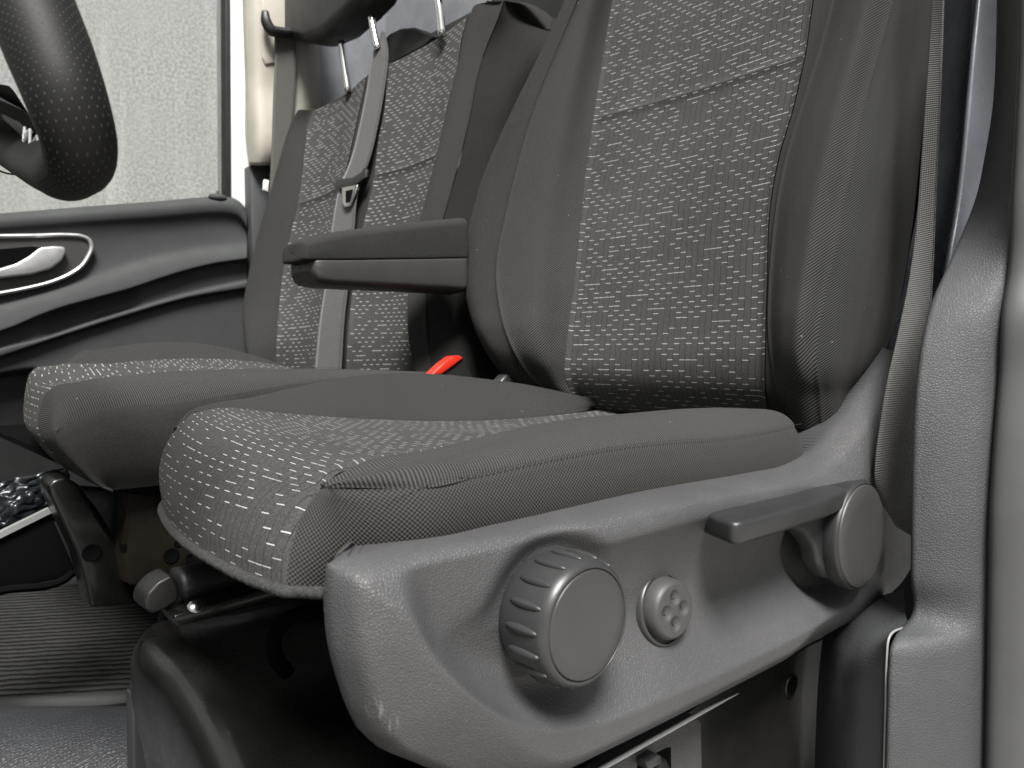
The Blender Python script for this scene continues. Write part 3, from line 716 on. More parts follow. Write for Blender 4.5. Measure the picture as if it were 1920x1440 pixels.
trim = grid_mesh('side_trim', TRx, 'trim', seat, flip=False)
LC, LN = trim_at(1237, 1141); LC = LC + LN * .0022

# knob
knob = lathe('adjuster_knob', [(.0, -.05), (.030, -.05), (.0355, -.036), (.0370, -.032), (.0374, -.013), (.0370, -.007), (.0358, -.003), (.0338, -.0008), (.0326, 0), (.0321, -.0006), (.0318, -.0022)], KC, (0, -1, 0), 'trim_smooth', trim, seg=96)
lathe('face_cap', [(.0318, -.0022), (.0314, -.0004), (.0304, .0002), (.023, .0006), (.012, .0009), (.0, .001)], KC, (0, -1, 0), 'cap', knob, seg=96)
for k in range(17):
    a = 2 * math.pi * (k + .35) / 17; rr_ = np.array([math.cos(a), 0, math.sin(a)]); tt_ = np.array([-math.sin(a), 0, math.cos(a)])
    ellipsoid('grip_rib', KC + np.array([0, .0175, 0]) + rr_ * .0371, (rr_ * .0024, tt_ * .0027, np.array([0, .0125, 0])), 'trim_smooth', knob)
# four-way switch
sw = lathe('lumbar_switch', [(.0, -.010), (.0216, -.010), (.0220, -.003), (.0217, .004), (.0206, .0085), (.0190, .0108), (.0180, .0112)], LC + np.array([.0008, 0, .0006]), np.array([-.05, -1, .05]), 'switch', trim, seg=72)
ax = np.array([-.05, -1, .05]); ax /= np.linalg.norm(ax); SC = LC + np.array([.0008, 0, .0006]) + ax * .0112
e1 = np.cross(ax, [0, 0, 1.0]); e1 /= np.linalg.norm(e1); e2 = -np.cross(ax, e1)
if e2[2] < 0: e2 = -e2
if e1[0] < 0: e1 = -e1
dim = [(0, .0092), (.0092, 0), (0, -.0092), (-.0092, 0)]
face = []
for r_ in np.linspace(0, .0181, 34):
    row = []
    for a in np.linspace(0, 2 * math.pi, 97):
        u_, v_ = r_ * math.cos(a), r_ * math.sin(a); h = 0
        for du_, dv_ in dim:
            q_ = math.hypot(u_ - du_, v_ - dv_) / .0057
            if q_ < 1: h -= .0026 * (1 - q_ * q_)
        row.append(SC + e1 * u_ + e2 * v_ + ax * h)
    face.append(row)
grid_mesh('switch_face', face, 'switch', sw, flip=True)
for du_, dv_ in dim:
    l = math.hypot(du_, dv_); o1 = (du_ / l, dv_ / l); o2 = (-o1[1], o1[0]); c_ = (du_ + o1[0] * .0004, dv_ + o1[1] * .0004)
    tri = [SC + e1 * (c_[0] + o1[0] * p + o2[0] * q) + e2 * (c_[1] + o1[1] * p + o2[1] * q) - ax * .0027 for p, q in ((.0018, 0), (-.0011, .0017), (-.0011, -.0017))]
    prism('arrow_mark', tri, ax * .0011, 'trim_smooth', sw, smooth=False)
lathe('switch_ring', [(.0232, -.006), (.0234, .0020), (.0240, .0028), (.0252, .0024), (.0260, .0004), (.0262, -.005)], LC, LN, 'trim_smooth', trim, seg=80)
lathe('switch_well', [(.0234, .001), (.0232, -.010), (.0, -.0102)], LC, LN, 'black_gap', trim, seg=60)
# recline lever
lev = lathe('recline_lever', [(.0, -.034), (.030, -.034), (.0440, -.022), (.0470, -.013), (.0472, -.004), (.0462, -.001), (.0455, -.0008), (.0450, -.002)], PC, (0, -1, 0), 'trim_satin', trim, seg=96)
lathe('pivot_cap', [(.0450, -.002), (.0447, 0), (.0435, .0008), (.03, .0014), (.0, .002)], PC, (0, -1, 0), 'cap', lev, seg=96)
zb_ = P(1400, 934, y=.33)[2]
def bl_(x, y_, dz=0.0): return np.array([x, y_, zb_ + dz])
plan = [bl_(.484, .331), bl_(.474, .312), bl_(.464, .290), bl_(.470, .2845), bl_(.54, .2845), bl_(.60, .287), bl_(.645, .293), bl_(.68, .300), bl_(.72, .306), bl_(.735, .334), bl_(.60, .333)]
hand = prism('handle', plan, (0, 0, -.0165), 'trim_satin', lev, bevel=.0045, seg=4)
wy = .304
prism('web', [P(px, py, y=wy) for px, py in [(1452, 985), (1485, 990), (1512, 1002), (1530, 1026), (1536, 1060), (1552, 1086), (1600, 1080), (1600, 965), (1520, 955)]], (0, .018, 0), 'trim_satin', lev, bevel=.006, seg=4)

# inner recliner cover seen in the gap at the back of the cushion
prism('inner_hinge_cover', [P(936, 718, y=.80), P(952, 700, y=.80), P(985, 722, y=.80), P(1000, 745, y=.80), P(960, 745, y=.80)], (0, .02, 0), 'trim_smooth', seat, bevel=.004)

# ---- buckle between the seats ------------------------------------------
bk = thing('belt_buckle', P(860, 730, y=.86), 'black belt buckle with red release button behind the driver cushion', 'buckle')
prism('buckle_body', [P(812, 700, y=.862), P(818, 692, y=.862), P(862, 667, y=.862), P(868, 672, y=.862), P(892, 716, y=.862), P(900, 780, y=.862), P(840, 780, y=.862)], (0, .016, 0), 'black_plastic', bk, bevel=.002)
prism('release_button', [P(810, 702, y=.8585), P(832, 681, y=.8585), P(850, 668, y=.8585), P(862, 666.5, y=.8585), P(869, 671, y=.8585), P(850, 686, y=.8585), P(828, 702, y=.8585)], (0, .018, 0), 'red', bk, bevel=.0015, label='bright red release button')

# =================================================================== setting: cab floor, bulkhead, outside wall
def flat(name, pts, mat, kind='structure', label=None):
    me = bpy.data.meshes.new(name); me.from_pydata([tuple(p) for p in pts], [], [tuple(range(len(pts)))])
    return tag(put(name, me, mat, smooth=False, label=label), kind=kind)
def slab(name, a, b, mat, label=None, bevel=0.0):
    return tag(box(name, a, b, mat, bevel=bevel, label=label), kind='structure')
slab('floor', (-0.9, 0.30, -0.06), (1.25, 1.86, 0.0), 'floor_vinyl', 'dark moulded cab floor under the seats')
# bulkhead behind the seats: pressed grey steel with ribs
bh = tag(box('bulkhead', (1.16, 0.24, 0.0), (1.20, 1.90, 1.5), 'grey_paint', label='grey painted steel bulkhead behind the seats'), kind='structure')
tag(box('outside_wall', (-3.0, 3.0, -0.6), (6.0, 3.2, 4.5), 'concrete', label='weathered pale concrete wall seen through the passenger window'), kind='structure')
for k, (z0, z1) in enumerate([(0.64, 0.80), (0.86, 1.30)]):
    pass
def bhp(px, py): return P(px, py, x=1.16)
rib1 = [bhp(598, 178), bhp(640, 128), bhp(740, 118)]
slab('side_wall', (-0.95, 1.852, 0.0), (1.25, 1.86, 0.64), 'black_plastic', 'dark lower body side behind the bench')
slab('rear_side_panel', (0.93, 1.80, 0.42), (1.25, 1.86, 1.5), 'grey_paint', 'grey painted body side behind the passenger pillar')
slab('body_side_blocker', (0.98, 0.12, -0.40), (1.25, 0.195, 1.60), 'white_paint', 'unseen white van side, added to shade the backrest flank')  # unseen, added to keep light from the rear off the backrest flank
slab('dash_blocker', (-0.95, 0.30, 0.0), (-0.60, 1.86, CZ + 0.16), 'black_plastic', 'unseen black block ahead of the seats, added to shade the floor', .03)  # unseen, added to block low front light from reaching under the seats
slab('ground', (-9, -9, -0.56), (9, 2.95, -0.50), 'paving', 'unseen pale concrete paving, added to bounce light onto the trim')  # unseen, added so that light bounces up onto the side trim
# dark recessed window of the bulkhead and pressed ribs
prism('recess_panel', [W(1.157, 1.79, .50), W(1.157, 1.79, .80), W(1.157, .62, .80), W(1.157, .62, .50)], (-.004, 0, 0), 'black_plastic', bh, bevel=.002)
for zc, hh in ((.445, .020), (.33, .022), (.18, .022)):
    tube('pressed_rib', [W(1.165, 1.78, zc), W(1.165, 1.2, zc), W(1.165, .42, zc)], hh, 'grey_dark_paint', bh, n=6, seg=14)

# =================================================================== passenger bench
bench = thing('passenger_bench', (0.5, 1.25, 0.14), 'two-seat dark cloth passenger bench with pale dashed centre panels', 'bench seat')
def xb2(z): return 0.70 + 0.30 * (z + 0.06) + (6.0 * z * z if z < 0 else 0.0)
def unp2(c, off): return [Pf(px, py, lambda z: xb2(z) + off) for px, py in c]
b0 = [(579, 217), (571, 226), (555, 255), (525, 330), (500, 400), (480, 470), (462, 550), (455, 600), (462, 640), (478, 680), (500, 720)]
b1 = [(590, 207), (584, 222), (575, 280), (568, 340), (560, 390), (545, 450), (535, 500), (528, 560), (522, 640), (520, 720)]
b2 = [(690, 142), (687, 160), (672, 230), (650, 330), (625, 440), (612, 530), (600, 620), (592, 720)]
b3 = [(727, 121), (727, 140), (725, 200), (712, 270), (705, 330), (690, 400), (680, 440), (665, 540), (655, 640), (652, 720)]
b4 = [(882, 27), (878, 40), (870, 70), (862, 120), (845, 190), (830, 260), (815, 320), (800, 380), (785, 440), (775, 540), (774, 600), (782, 660), (795, 720)]
b5 = [(946, 2), (936, 34), (918, 76), (900, 130), (882, 220), (855, 330), (835, 400), (812, 480), (800, 560), (802, 640), (815, 720)]
b56 = [(966, 3), (963, 40), (958, 90), (952, 150), (930, 250), (908, 350), (888, 450), (866, 550), (864, 640), (872, 720)]
b6 = [(990, 14), (1016, 50), (1025, 100), (1005, 160), (980, 250), (960, 350), (945, 450), (930, 550), (925, 640), (930, 720)]
def column(c, off, n=26): return curve(unp2(c, off), n)
c0, c1 = column(b0, .0), column(b1, -.01)
c01 = (c0 + c1) / 2 + np.array([-.035, 0, 0]); c2, c3, c4, c5 = column(b2, -.005), column(b3, -.005), column(b4, -.005), column(b5, -.015)
c45 = (c4 + c5) / 2 + np.array([-.022, 0, 0]); c6 = column(b6, .085); c56 = column(b56, .022)
back = np.array([.10, 0, 0])
BR = 90
brest = grid_mesh('bench_backrest', surf(net(c5, c56, c6, c6 + back, c0 + back + np.array([.02, 0, 0]), c0 + back * .6, c0), BR, 60), 'bench_side_shaded', bench)
grid_mesh('bolster_panel', surf(net(c0, c01, c1), BR, 30, .2), 'twill_soft', brest, dip='r')
def two_panels(cols, nc, px, py, lab, u0):
    A = surf(net(*cols), 120, nc, .15); z0 = Pf(px, py, xb2)[2]; k = int(np.argmin(abs(A[:, nc // 2, 2] - z0)))
    # the seam runs level across the panel
    grid_mesh('centre_panel', A[:k + 1], 'dash_bench', brest, dip='blr', uv0=(u0, 0), dw=.006, dd=.004, label='upper ' + lab)
    grid_mesh('centre_panel', A[k:], 'dash_bench', brest, dip='tlr', uv0=(u0, .31), dw=.006, dd=.004, label='lower ' + lab)
two_panels((c1, (c1 + c2) / 2 + np.array([.01, 0, 0]), c2), 40, 597, 370, 'outer dashed cloth panel behind the centre belt', 0)
grid_mesh('middle_strip', surf(net(c2, (c2 + c3) / 2 + np.array([.006, 0, 0]), c3), BR, 20, .2), 'strip', brest, dip='lr')
two_panels((c3, (c3 + c4) / 2 + np.array([.01, 0, 0]), c4), 50, 760, 313, 'inner dashed cloth panel beside the driver seat', .3)
grid_mesh('bolster_panel', surf(net(c4, c45, c5), BR, 30, .2), 'twill_soft', brest, dip='lr')
tops = np.stack([c[0] for c in (c0, c01, c1, c2, c3, c4, c45, c5, c56, c6)])
tops_b = tops + np.array([.10, 0, -.02]); tops_m = tops + np.array([.04, 0, .006])
grid_mesh('top_cover', surf(np.stack([tops, tops_m, tops_b]), 14, 80), 'strip', brest, flip=True)
# bench cushion
ys = [.915, .928, .96, 1.02, 1.14, 1.24, 1.26, 1.28, 1.40, 1.50, 1.60, 1.66]
BX = [.19, .24, .31, .40, .50, .60, .72, .82]
BZ = [[-.072, -.063, -.055, -.043, -.031, -.028, -.035, -.06], [-.060, -.047, -.038, -.031, -.024, -.024, -.032, -.06], [-.046, -.032, -.022, -.019, -.019, -.022, -.032, -.06],
      [-.045, -.034, -.028, -.028, -.030, -.034, -.042, -.065], [-.045, -.036, -.032, -.034, -.038, -.042, -.050, -.07], [-.045, -.034, -.028, -.027, -.028, -.032, -.042, -.065],
      [-.072, -.062, -.054, -.048, -.044, -.044, -.050, -.065], [-.046, -.034, -.028, -.027, -.028, -.032, -.042, -.065], [-.05, -.036, -.030, -.030, -.032, -.036, -.045, -.07],
      [-.056, -.040, -.024, -.010, -.002, -.004, -.024, -.06], [-.078, -.055, -.018, .008, .026, .018, -.02, -.06], [-.10, -.09, -.06, -.04, -.02, -.03, -.06, -.09]]
def bz(x, k): return float(np.interp(x, BX, BZ[k]))      # height of the cushion top, from eye height
sts = [.30, .38, .46, .54, .62, .72, .82]
rowsb = []
for k, y_ in enumerate(ys):
    xf = float(np.interp(y_, [.9, 1.1, 1.25, 1.36, 1.5, 1.6, 1.7], [.178, .184, .208, .226, .27, .31, .36]))
    c = [np.array([xf + .055, y_, CZ - .149]), np.array([xf + .036, y_, CZ - .138]), np.array([xf + .014, y_, CZ - .110]), np.array([xf + .002, y_, CZ - .082]), np.array([xf + .008, y_, CZ + bz(.19, k) - .004]), np.array([xf + .045, y_, CZ + max(bz(xf + .045, k), bz(.24, k) if k < 9 else -9)])]
    c += [np.array([max(x, xf + .055 + .03 * (j + 1)), y_, CZ + bz(max(x, xf + .055 + .03 * (j + 1)), k)]) for j, x in enumerate(sts)]
    rowsb.append(np.array(c))
bt_ = surf(np.stack(rowsb, 1), 110, 150)
yv = bt_[0, :, 1]
def ycut(a_, b_): i0 = int(np.argmin(abs(yv - a_))); i1 = int(np.argmin(abs(yv - b_))); return bt_[:, i0:i1 + 1]
bcush = grid_mesh('bench_cushion', ycut(.915, 1.01), 'rib', bench, dip='lr', flip=True)
grid_mesh('dashed_panel', ycut(1.01, 1.26), 'dash_bench', bcush, dip='lr', flip=True, label='inner dashed cloth panel of the cushion')
grid_mesh('dashed_panel', ycut(1.26, 1.49), 'dash_bench', bcush, dip='lr', flip=True, label='outer dashed cloth panel of the cushion', uv0=(.3, 0))
grid_mesh('outer_bolster', ycut(1.49, 1.66), 'twill_soft', bcush, dip='l', flip=True)
# side skirt of the bench cushion, facing the driver seat
prof = rowsb[0].copy(); sk_t = np.concatenate([prof[3:4], prof[4:]])
skt = []
for p in prof:
    lowz = CZ - .149
    f_ = np.array([0, .3, .7, 1.0])[:, None]
    base_ = np.array([max(p[0], prof[0][0] + .002), .923, lowz - .001])
    skt.append(p * (1 - f_) + base_ * f_ + np.array([[0, 0, 0], [0, -.008, 0], [0, -.008, 0], [0, 0, 0]]))
grid_mesh('skirt_panel', surf(np.stack(skt), 80, 24), 'strip', bcush, dip='l')
prism('underside_board', [np.array([.22, .925, CZ - .137]), np.array([.82, .925, CZ - .137]), np.array([.82, 1.66, CZ - .137]), np.array([.22, 1.66, CZ - .137])], (0, 0, .008), 'black_gap', bcush)
# headrests
def rod(a_, b_, parent, ya): pass
def headrest(name, outline, y_, depth, parent):
    pts = [P(*p, y=y_) for p in outline]; c = np.mean(pts, 0)
    return prism(name, pts, (0.01, depth, 0), 'headrest', parent, bevel=.03, seg=5)
xh = .90
hr = [P(546, -60, x=xh), P(546, 10, x=xh), P(552, 55, x=xh), P(572, 82, x=xh), P(610, 92, x=xh), P(650, 75, x=xh), P(690, 40, x=xh), P(720, 10, x=xh), P(740, -60, x=xh)]
h1 = prism('headrest', [p + np.array([-.06, 0, 0]) for p in hr], (.10, .0, .01), 'headrest', bench, bevel=.022, seg=5, label='outer headrest')
hr2 = [P(770, -120, x=.93), P(775, -30, x=.93), P(800, -4, x=.93), P(860, -14, x=.93), P(900, -60, x=.93), P(910, -120, x=.93)]
h2 = prism('headrest', [p + np.array([-.06, 0, 0]) for p in hr2], (.10, .0, .01), 'headrest', bench, bevel=.02, seg=5, label='inner headrest')
for (a_, m_, b_), par in ((((640, 78), (645, 120), (652, 172)), h1), (((695, 30), (700, 55), (708, 92)), h1), (((812, -40), (821, 0), (829, 66)), h2), (((912, -60), (916, -30), (919, 6)), h2)):
    tube('post', [P(*a_, x=.885), P(*m_, x=.885), P(*b_, x=.885)], .0078, 'chrome', par, n=14, seg=14)

# buckle strap of the middle seat, hanging over the bench backrest
def strap(name, lpx, rpx, xf, mat, parent=None, n=60, thick=.0014, label=None, lo=0.0, ro=0.0):
    Lc = curve([xf(*p, lo) for p in lpx], n); Rc = curve([xf(*p, ro) for p in rpx], n)
    f = np.linspace(0, 1, 9)[None, :, None]
    return grid_mesh(name, Lc[:, None] * (1 - f) + Rc[:, None] * f, mat, parent, thick=thick, label=label)
fb = lambda px, py, o: Pf(px, py, lambda z: xb2(z) - .02 + o)
sb = thing('centre_seat_belt', fb(640, 560, 0), 'dark centre belt with metal tongue hanging down the passenger bench backrest', 'seat belt')
strap('webbing', [(716, 60), (700, 100), (688, 170), (676, 230), (655, 310), (640, 345), (622, 430), (612, 520), (600, 600), (590, 700)], [(722, 60), (728, 100), (722, 160), (710, 230), (690, 310), (676, 345), (664, 430), (655, 520), (646, 600), (640, 700)], fb, 'belt_mid', sb)
tq = [fb(*p, -.008) for p in [(624, 344), (634, 336), (660, 333), (678, 322), (682, 314), (687, 318), (685, 332), (668, 345), (640, 354), (628, 352)]]
tong = prism('tongue_grip', tq, (.006, 0, 0), 'black_plastic', sb, bevel=.001)
prism('tongue_plate', [fb(*p, -.010) for p in [(641, 352), (670, 346), (666, 362), (656, 386), (646, 388), (642, 380)]], (.003, 0, 0), 'steel', sb, bevel=.0006)
prism('tongue_slot', [fb(*p, -.0115) for p in [(648, 358), (660, 355), (655, 378), (648, 380)]], (.002, 0, 0), 'black_gap', sb)
prism('belt_outlet', [fb(*p, .03) for p in [(712, 82), (730, 62), (750, 52), (775, 50), (800, 62), (812, 68), (790, 90), (735, 130), (712, 140)]], (.05, 0, 0), 'black_plastic', sb, bevel=.006)

# =================================================================== passenger door
door = thing('passenger_door', (0.3, 1.8, 0.2), 'closed passenger door with dark grey panel, silver handle and large window', 'car door')
YD = 1.80
dx = [-420, -250, -120, 0, 60, 120, 180, 240, 300, 350, 400, 430, 446, 456, 463]
def fcurve(pts): xs_ = [p[0] for p in pts]; ys_ = [p[1] for p in pts]; return lambda x: float(hermite(np.array(xs_, float), np.array(ys_, float)[:, None], np.array([float(x)]))[0, 0])
belt = fcurve([(-420, 432), (-120, 411), (0, 402), (150, 390), (300, 379), (420, 371), (440, 373), (455, 384), (463, 398)])
cA = fcurve([(-420, 660), (-120, 605), (0, 577), (121, 542), (229, 509), (295, 489), (347, 478), (463, 463)])
cB = fcurve([(-420, 705), (-120, 650), (0, 622), (45, 604), (104, 581), (174, 561), (243, 542), (312, 519), (382, 499), (463, 486)])
cC = fcurve([(-420, 745), (-120, 690), (0, 653), (69, 637), (170, 604), (271, 573), (347, 552), (463, 527)])
cD = fcurve([(-420, 765), (-120, 708), (0, 671), (104, 636), (243, 592), (347, 562), (463, 542)])
prow = []
for x in np.unique(np.concatenate([np.array(dx, float), np.linspace(60, 280, 23)])):
    be, a_, b_, cc, dd_ = belt(x), cA(x), cB(x), cC(x), cD(x)
    pk = float(sstep((x - 66) / 40) * sstep((274 - x) / 40))
    bo_ = max(dd_ + 24, float(np.interp(x, [-420, 0, 60, 120, 200], [790, 706, 698, 730, 900])))
    L = [(be - 2, .045), (be, .012), (be + 4, -.004), (be + 14, -.010), (be + 28, -.007), (be + 34, .0), (be + .5 * (a_ - be), .008), (a_ - 12, .006), (a_ - 2, -.002), (a_ + 2, -.010), (a_ + .4 * (b_ - a_), -.017), (b_ - 4, -.022), (b_ - 1, -.021), (b_ + 1, -.015), (b_ + 3, -.003 + .016 * pk)]
    L += [(b_ + .35 * (cc - b_), .000 + .020 * pk), (b_ + .75 * (cc - b_), .002 + .006 * pk), (cc - 2, .003 + .010 * pk), (cc, -.006), (cc + 2, -.011), (dd_ - 3, -.011), (dd_ - 1, -.006), (dd_ + 1, .003), (dd_ + 8, .005), (dd_ + .5 * (bo_ - dd_), .008), (bo_ - 6, .006), (bo_, .03)]
    prow.append([P(x, py, y=YD + o) for py, o in L])
DA = np.array(prow).transpose(1, 0, 2)
def densify(A, kr, kc):
    tr = np.arange(A.shape[0]); tq = np.linspace(0, A.shape[0] - 1, (A.shape[0] - 1) * kr + 1)
    B = np.stack([[np.interp(tq, tr, A[:, j, k]) for k in range(3)] for j in range(A.shape[1])], 0).transpose(2, 0, 1)
    tc = np.arange(A.shape[1]).astype(float); tqc = np.linspace(0, A.shape[1] - 1, (A.shape[1] - 1) * kc + 1)
    return np.stack([hermite(tc, B[i], tqc) for i in range(B.shape[0])])
DD = densify(DA, 3, 3)
# soften across rows
for _ in range(2): DD[1:-1] = DD[1:-1] * .5 + (DD[:-2] + DD[2:]) * .25
edge_ = DD[:, -1:] + np.array([.006, .05, 0]); edge_m = DD[:, -1:] + np.array([.006, .008, 0])
grid_mesh('door_panel', np.concatenate([DD, edge_m, edge_], 1), 'door_plastic', door)
# handle bezel, plate and lever
ringp = [(-60, 444), (0, 443), (69, 442), (130, 441), (152, 443), (167, 450), (172, 462), (166, 480), (153, 499), (135, 512), (104, 526), (52, 540), (0, 550), (-60, 560)]
bez = tube('handle_bezel', [P(*p, y=YD - .006) for p in ringp], .0045, 'silver', door, n=90, seg=10)
prism('bezel_plate', [P(*p, y=YD - .004) for p in ringp], (0, .012, 0), 'door_insert', bez)
prism('handle_well', [P(*p, y=YD - .0065) for p in [(-60, 470), (0, 467), (60, 462), (75, 464), (72, 474), (62, 487), (35, 501), (0, 511), (-60, 520)]], (0, .004, 0), 'black_gap', bez)
lv = [(-60, 516), (0, 503), (30, 494), (55, 480), (70, 468), (78, 463), (100, 461), (121, 462), (125, 470), (117, 487), (96, 504), (62, 514), (21, 519), (0, 522), (-60, 530)]
prism('door_handle', [P(*p, y=YD - .022) for p in lv], (0, .016, 0), 'silver', door, bevel=.005, label='bright silver pull handle')
# window glass, black channel, lock pin
glx = [P(-420, 460, y=YD + .045), P(432, 400, y=YD + .045), P(428, -160, y=YD + .045), P(-420, -160, y=YD + .045)]
prism('window_glass', glx, (0, .004, 0), 'glass', door, smooth=False)
prism('window_channel', [P(424, 385, y=YD + .03), P(436, 385, y=YD + .03), P(433, -160, y=YD + .03), P(422, -160, y=YD + .03)], (0, .03, 0), 'black_plastic', door, bevel=.002)
tube('lock_pin', [P(408, 376, y=YD), P(408, 358, y=YD)], .0035, 'black_plastic', door, n=4, seg=8)
ellipsoid('lock_pin_collar', P(408, 371, y=YD + .004), ([.022, 0, 0], [0, .014, 0], [0, 0, .010]), 'door_plastic', door)
prism('door_edge', [P(436, 384, y=YD + .035), P(448, 378, y=YD + .035), P(458, 392, y=YD + .035), P(468, 470, y=YD + .035), P(476, 560, y=YD + .035), P(486, 720, y=YD + .035), P(470, 720, y=YD + .035), P(460, 470, y=YD + .035)], (0, .06, 0), 'white_paint', door, bevel=.003)

# =================================================================== passenger side pillar with belt
pil = thing('passenger_pillar', (0.85, 1.8, 0.3), 'white body pillar with beige plastic cover beside the passenger window', 'pillar')
YP = 1.76
prism('body_post', [P(434, -160, y=YP + .06), P(437, 372, y=YP + .06), P(462, 392, y=YP + .06), P(478, 560, y=YP + .06), P(520, 700, y=YP + .06), P(640, 700, y=YP + .06), P(640, -160, y=YP + .06)], (0, .10, 0), 'white_paint', pil, bevel=.006)
covA = [[P(457, -160, y=YP + .055), P(457, 0, y=YP + .055), P(462, 150, y=YP + .055), P(468, 300, y=YP + .055), P(470, 309, y=YP + .055)],
        [P(463, -160, y=YP + .01), P(463, 0, y=YP + .01), P(467, 150, y=YP + .01), P(472, 302, y=YP + .01), P(472, 310, y=YP + .012)],
        [P(480, -160, y=YP - .012), P(480, 0, y=YP - .012), P(482, 150, y=YP - .012), P(485, 302, y=YP - .012), P(485, 310, y=YP - .008)],
        [P(515, -160, y=YP - .016), P(515, 0, y=YP - .016), P(514, 150, y=YP - .016), P(510, 301, y=YP - .016), P(509, 309, y=YP - .010)],
        [P(570, -160, y=YP - .01), P(570, 0, y=YP - .01), P(570, 150, y=YP - .01), P(560, 300, y=YP - .01), P(558, 309, y=YP - .008)],
        [P(598, -160, y=YP + .03), P(598, 0, y=YP + .03), P(600, 150, y=YP + .03), P(602, 300, y=YP + .03), P(602, 309, y=YP + .03)]]
cov = grid_mesh('beige_cover', surf(np.array(covA).transpose(1, 0, 2), 60, 60), 'beige', pil, thick=.003)
prism('lower_cover', [P(470, 309, y=YP + .02), P(511, 309, y=YP + .02), P(505, 420, y=YP + .02), P(500, 560, y=YP + .02), P(478, 560, y=YP + .02), P(472, 420, y=YP + .02)], (0, .04, 0), 'trim_pillar', pil, bevel=.004)
prism('adjuster_plate', [P(491, -40, y=YP - .024), P(560, -40, y=YP - .024), P(560, 110, y=YP - .024), P(498, 122, y=YP - .024), P(492, 108, y=YP - .024)], (0, .02, 0), 'beige', cov, bevel=.004)
bel = thing('passenger_seat_belt', P(530, 260, y=YP - .03), 'brown-grey passenger belt hanging from its guide loop on the beige pillar', 'seat belt')
fp = lambda px, py, o: P(px, py, y=YP - .034 + o)
strap('webbing', [(514, 58), (515, 100), (512, 180), (508, 300), (503, 400), (498, 470), (492, 560)], [(556, 62), (555, 100), (553, 180), (548, 240), (540, 320), (528, 400), (515, 500)], fp, 'belt_far', bel, ro=.0)
tube('guide_loop', [fp(497, 22, -.012), fp(499, 40, -.014), fp(508, 56, -.016), fp(526, 60, -.016), fp(556, 60, -.010)], [.008, .012, .013, .011, .010], 'black_plastic', bel, n=30, seg=12)
prism('retractor_clip', [fp(496, 336, -.004), fp(505, 338, -.004), fp(503, 360, -.004), fp(494, 356, -.004)], (0, .008, 0), 'satin_silver', bel, bevel=.001)

# =================================================================== steering wheel
wheel = thing('steering_wheel', P(60, 150, t=.45), 'black perforated leather steering wheel rim with white stitching, upper left corner', 'steering wheel')
wp = [P(-160, -420, t=.50), P(-40, -230, t=.42), P(28, -70, t=.375), P(62, 20, t=.362), P(98, 110, t=.357), P(132, 205, t=.357), P(147, 255, t=.362), P(150, 290, t=.372), P(134, 314, t=.393), P(100, 313, t=.44), P(60, 296, t=.50), P(0, 262, t=.58), P(-90, 208, t=.68), P(-200, 130, t=.76), P(-330, 0, t=.8)]
wr = [.0195, .0195, .0195, .0192, .0186, .0172, .0164, .0162, .0160, .0158, .0155, .0155, .0155, .0155, .0155]
rim_o = tube('rim', wp, wr, 'leather', wheel, n=200, seg=40)
at = rim_o.data.attributes.new('perf', 'FLOAT', 'POINT')
nv = len(rim_o.data.vertices) // 41
for i in range(nv):
    f_ = (i - 1) / (nv - 3)
    for j in range(41): at.data[i * 41 + j].value = 1.0 if f_ < .555 else 0.0
# seam between perforated and smooth leather
Tn = chord(np.array(wp))
def rim_pt(f): return hermite(Tn, np.array(wp), np.array([f]))[0]
def rim_ring(f, r, n=40):
    c = rim_pt(f); d = rim_pt(f + .002) - rim_pt(f - .002); d /= np.linalg.norm(d); n1 = np.cross(d, [0, 0, 1.0]); n1 /= np.linalg.norm(n1); n2 = np.cross(d, n1)
    return [c + r * (math.cos(a) * n1 + math.sin(a) * n2) for a in np.linspace(0, 2 * math.pi, n)]
tube('leather_seam', rim_ring(.556, .0193), .0007, 'black_gap', rim_o, n=80, seg=6, capr=False)
# spoke meeting the rim, and the hub cover beyond
prism('spoke', [P(-200, 120, t=.50), P(-40, 148, t=.46), P(20, 156, t=.44), P(72, 238, t=.47), P(44, 250, t=.49), P(0, 222, t=.52), P(-200, 180, t=.56)], (.006, .022, -.004), 'black_plastic', wheel, bevel=.004)
prism('spoke_trim', [P(-60, 168, t=.46), P(0, 178, t=.455), P(40, 200, t=.45), P(74, 232, t=.452), P(46, 248, t=.46), P(0, 206, t=.475), P(-60, 190, t=.49)], (.004, .012, -.004), 'trim_smooth', wheel, bevel=.003)
# white baseball stitching on the inside of the rim
def zig(name, a_, b_, n, w, parent):
    L_ = []
    for i in range(n + 1):
        f_ = i / n; c = np.asarray(a_) * (1 - f_) + np.asarray(b_) * f_
        L_.append(c + np.asarray(w) * (.5 if i % 2 else -.5) + np.array([-.0006, -.001, .0006]) * math.sin(i))
    return tube(name, L_, .0008, 'thread_white', parent, n=n * 6, seg=6)
for dy in (0, 1):
    zig('white_stitching', P(44, 250 + dy * 4, t=.455), P(112, 292 + dy * 4, t=.388), 11, P(49, 264, t=.45) - P(54, 242, t=.45), wheel)
tube('white_stitching', [P(48, 262, t=.45), P(44, 256, t=.45), P(52, 246, t=.45), P(60, 248, t=.449)], .0008, 'thread_white', wheel, n=12, seg=6)

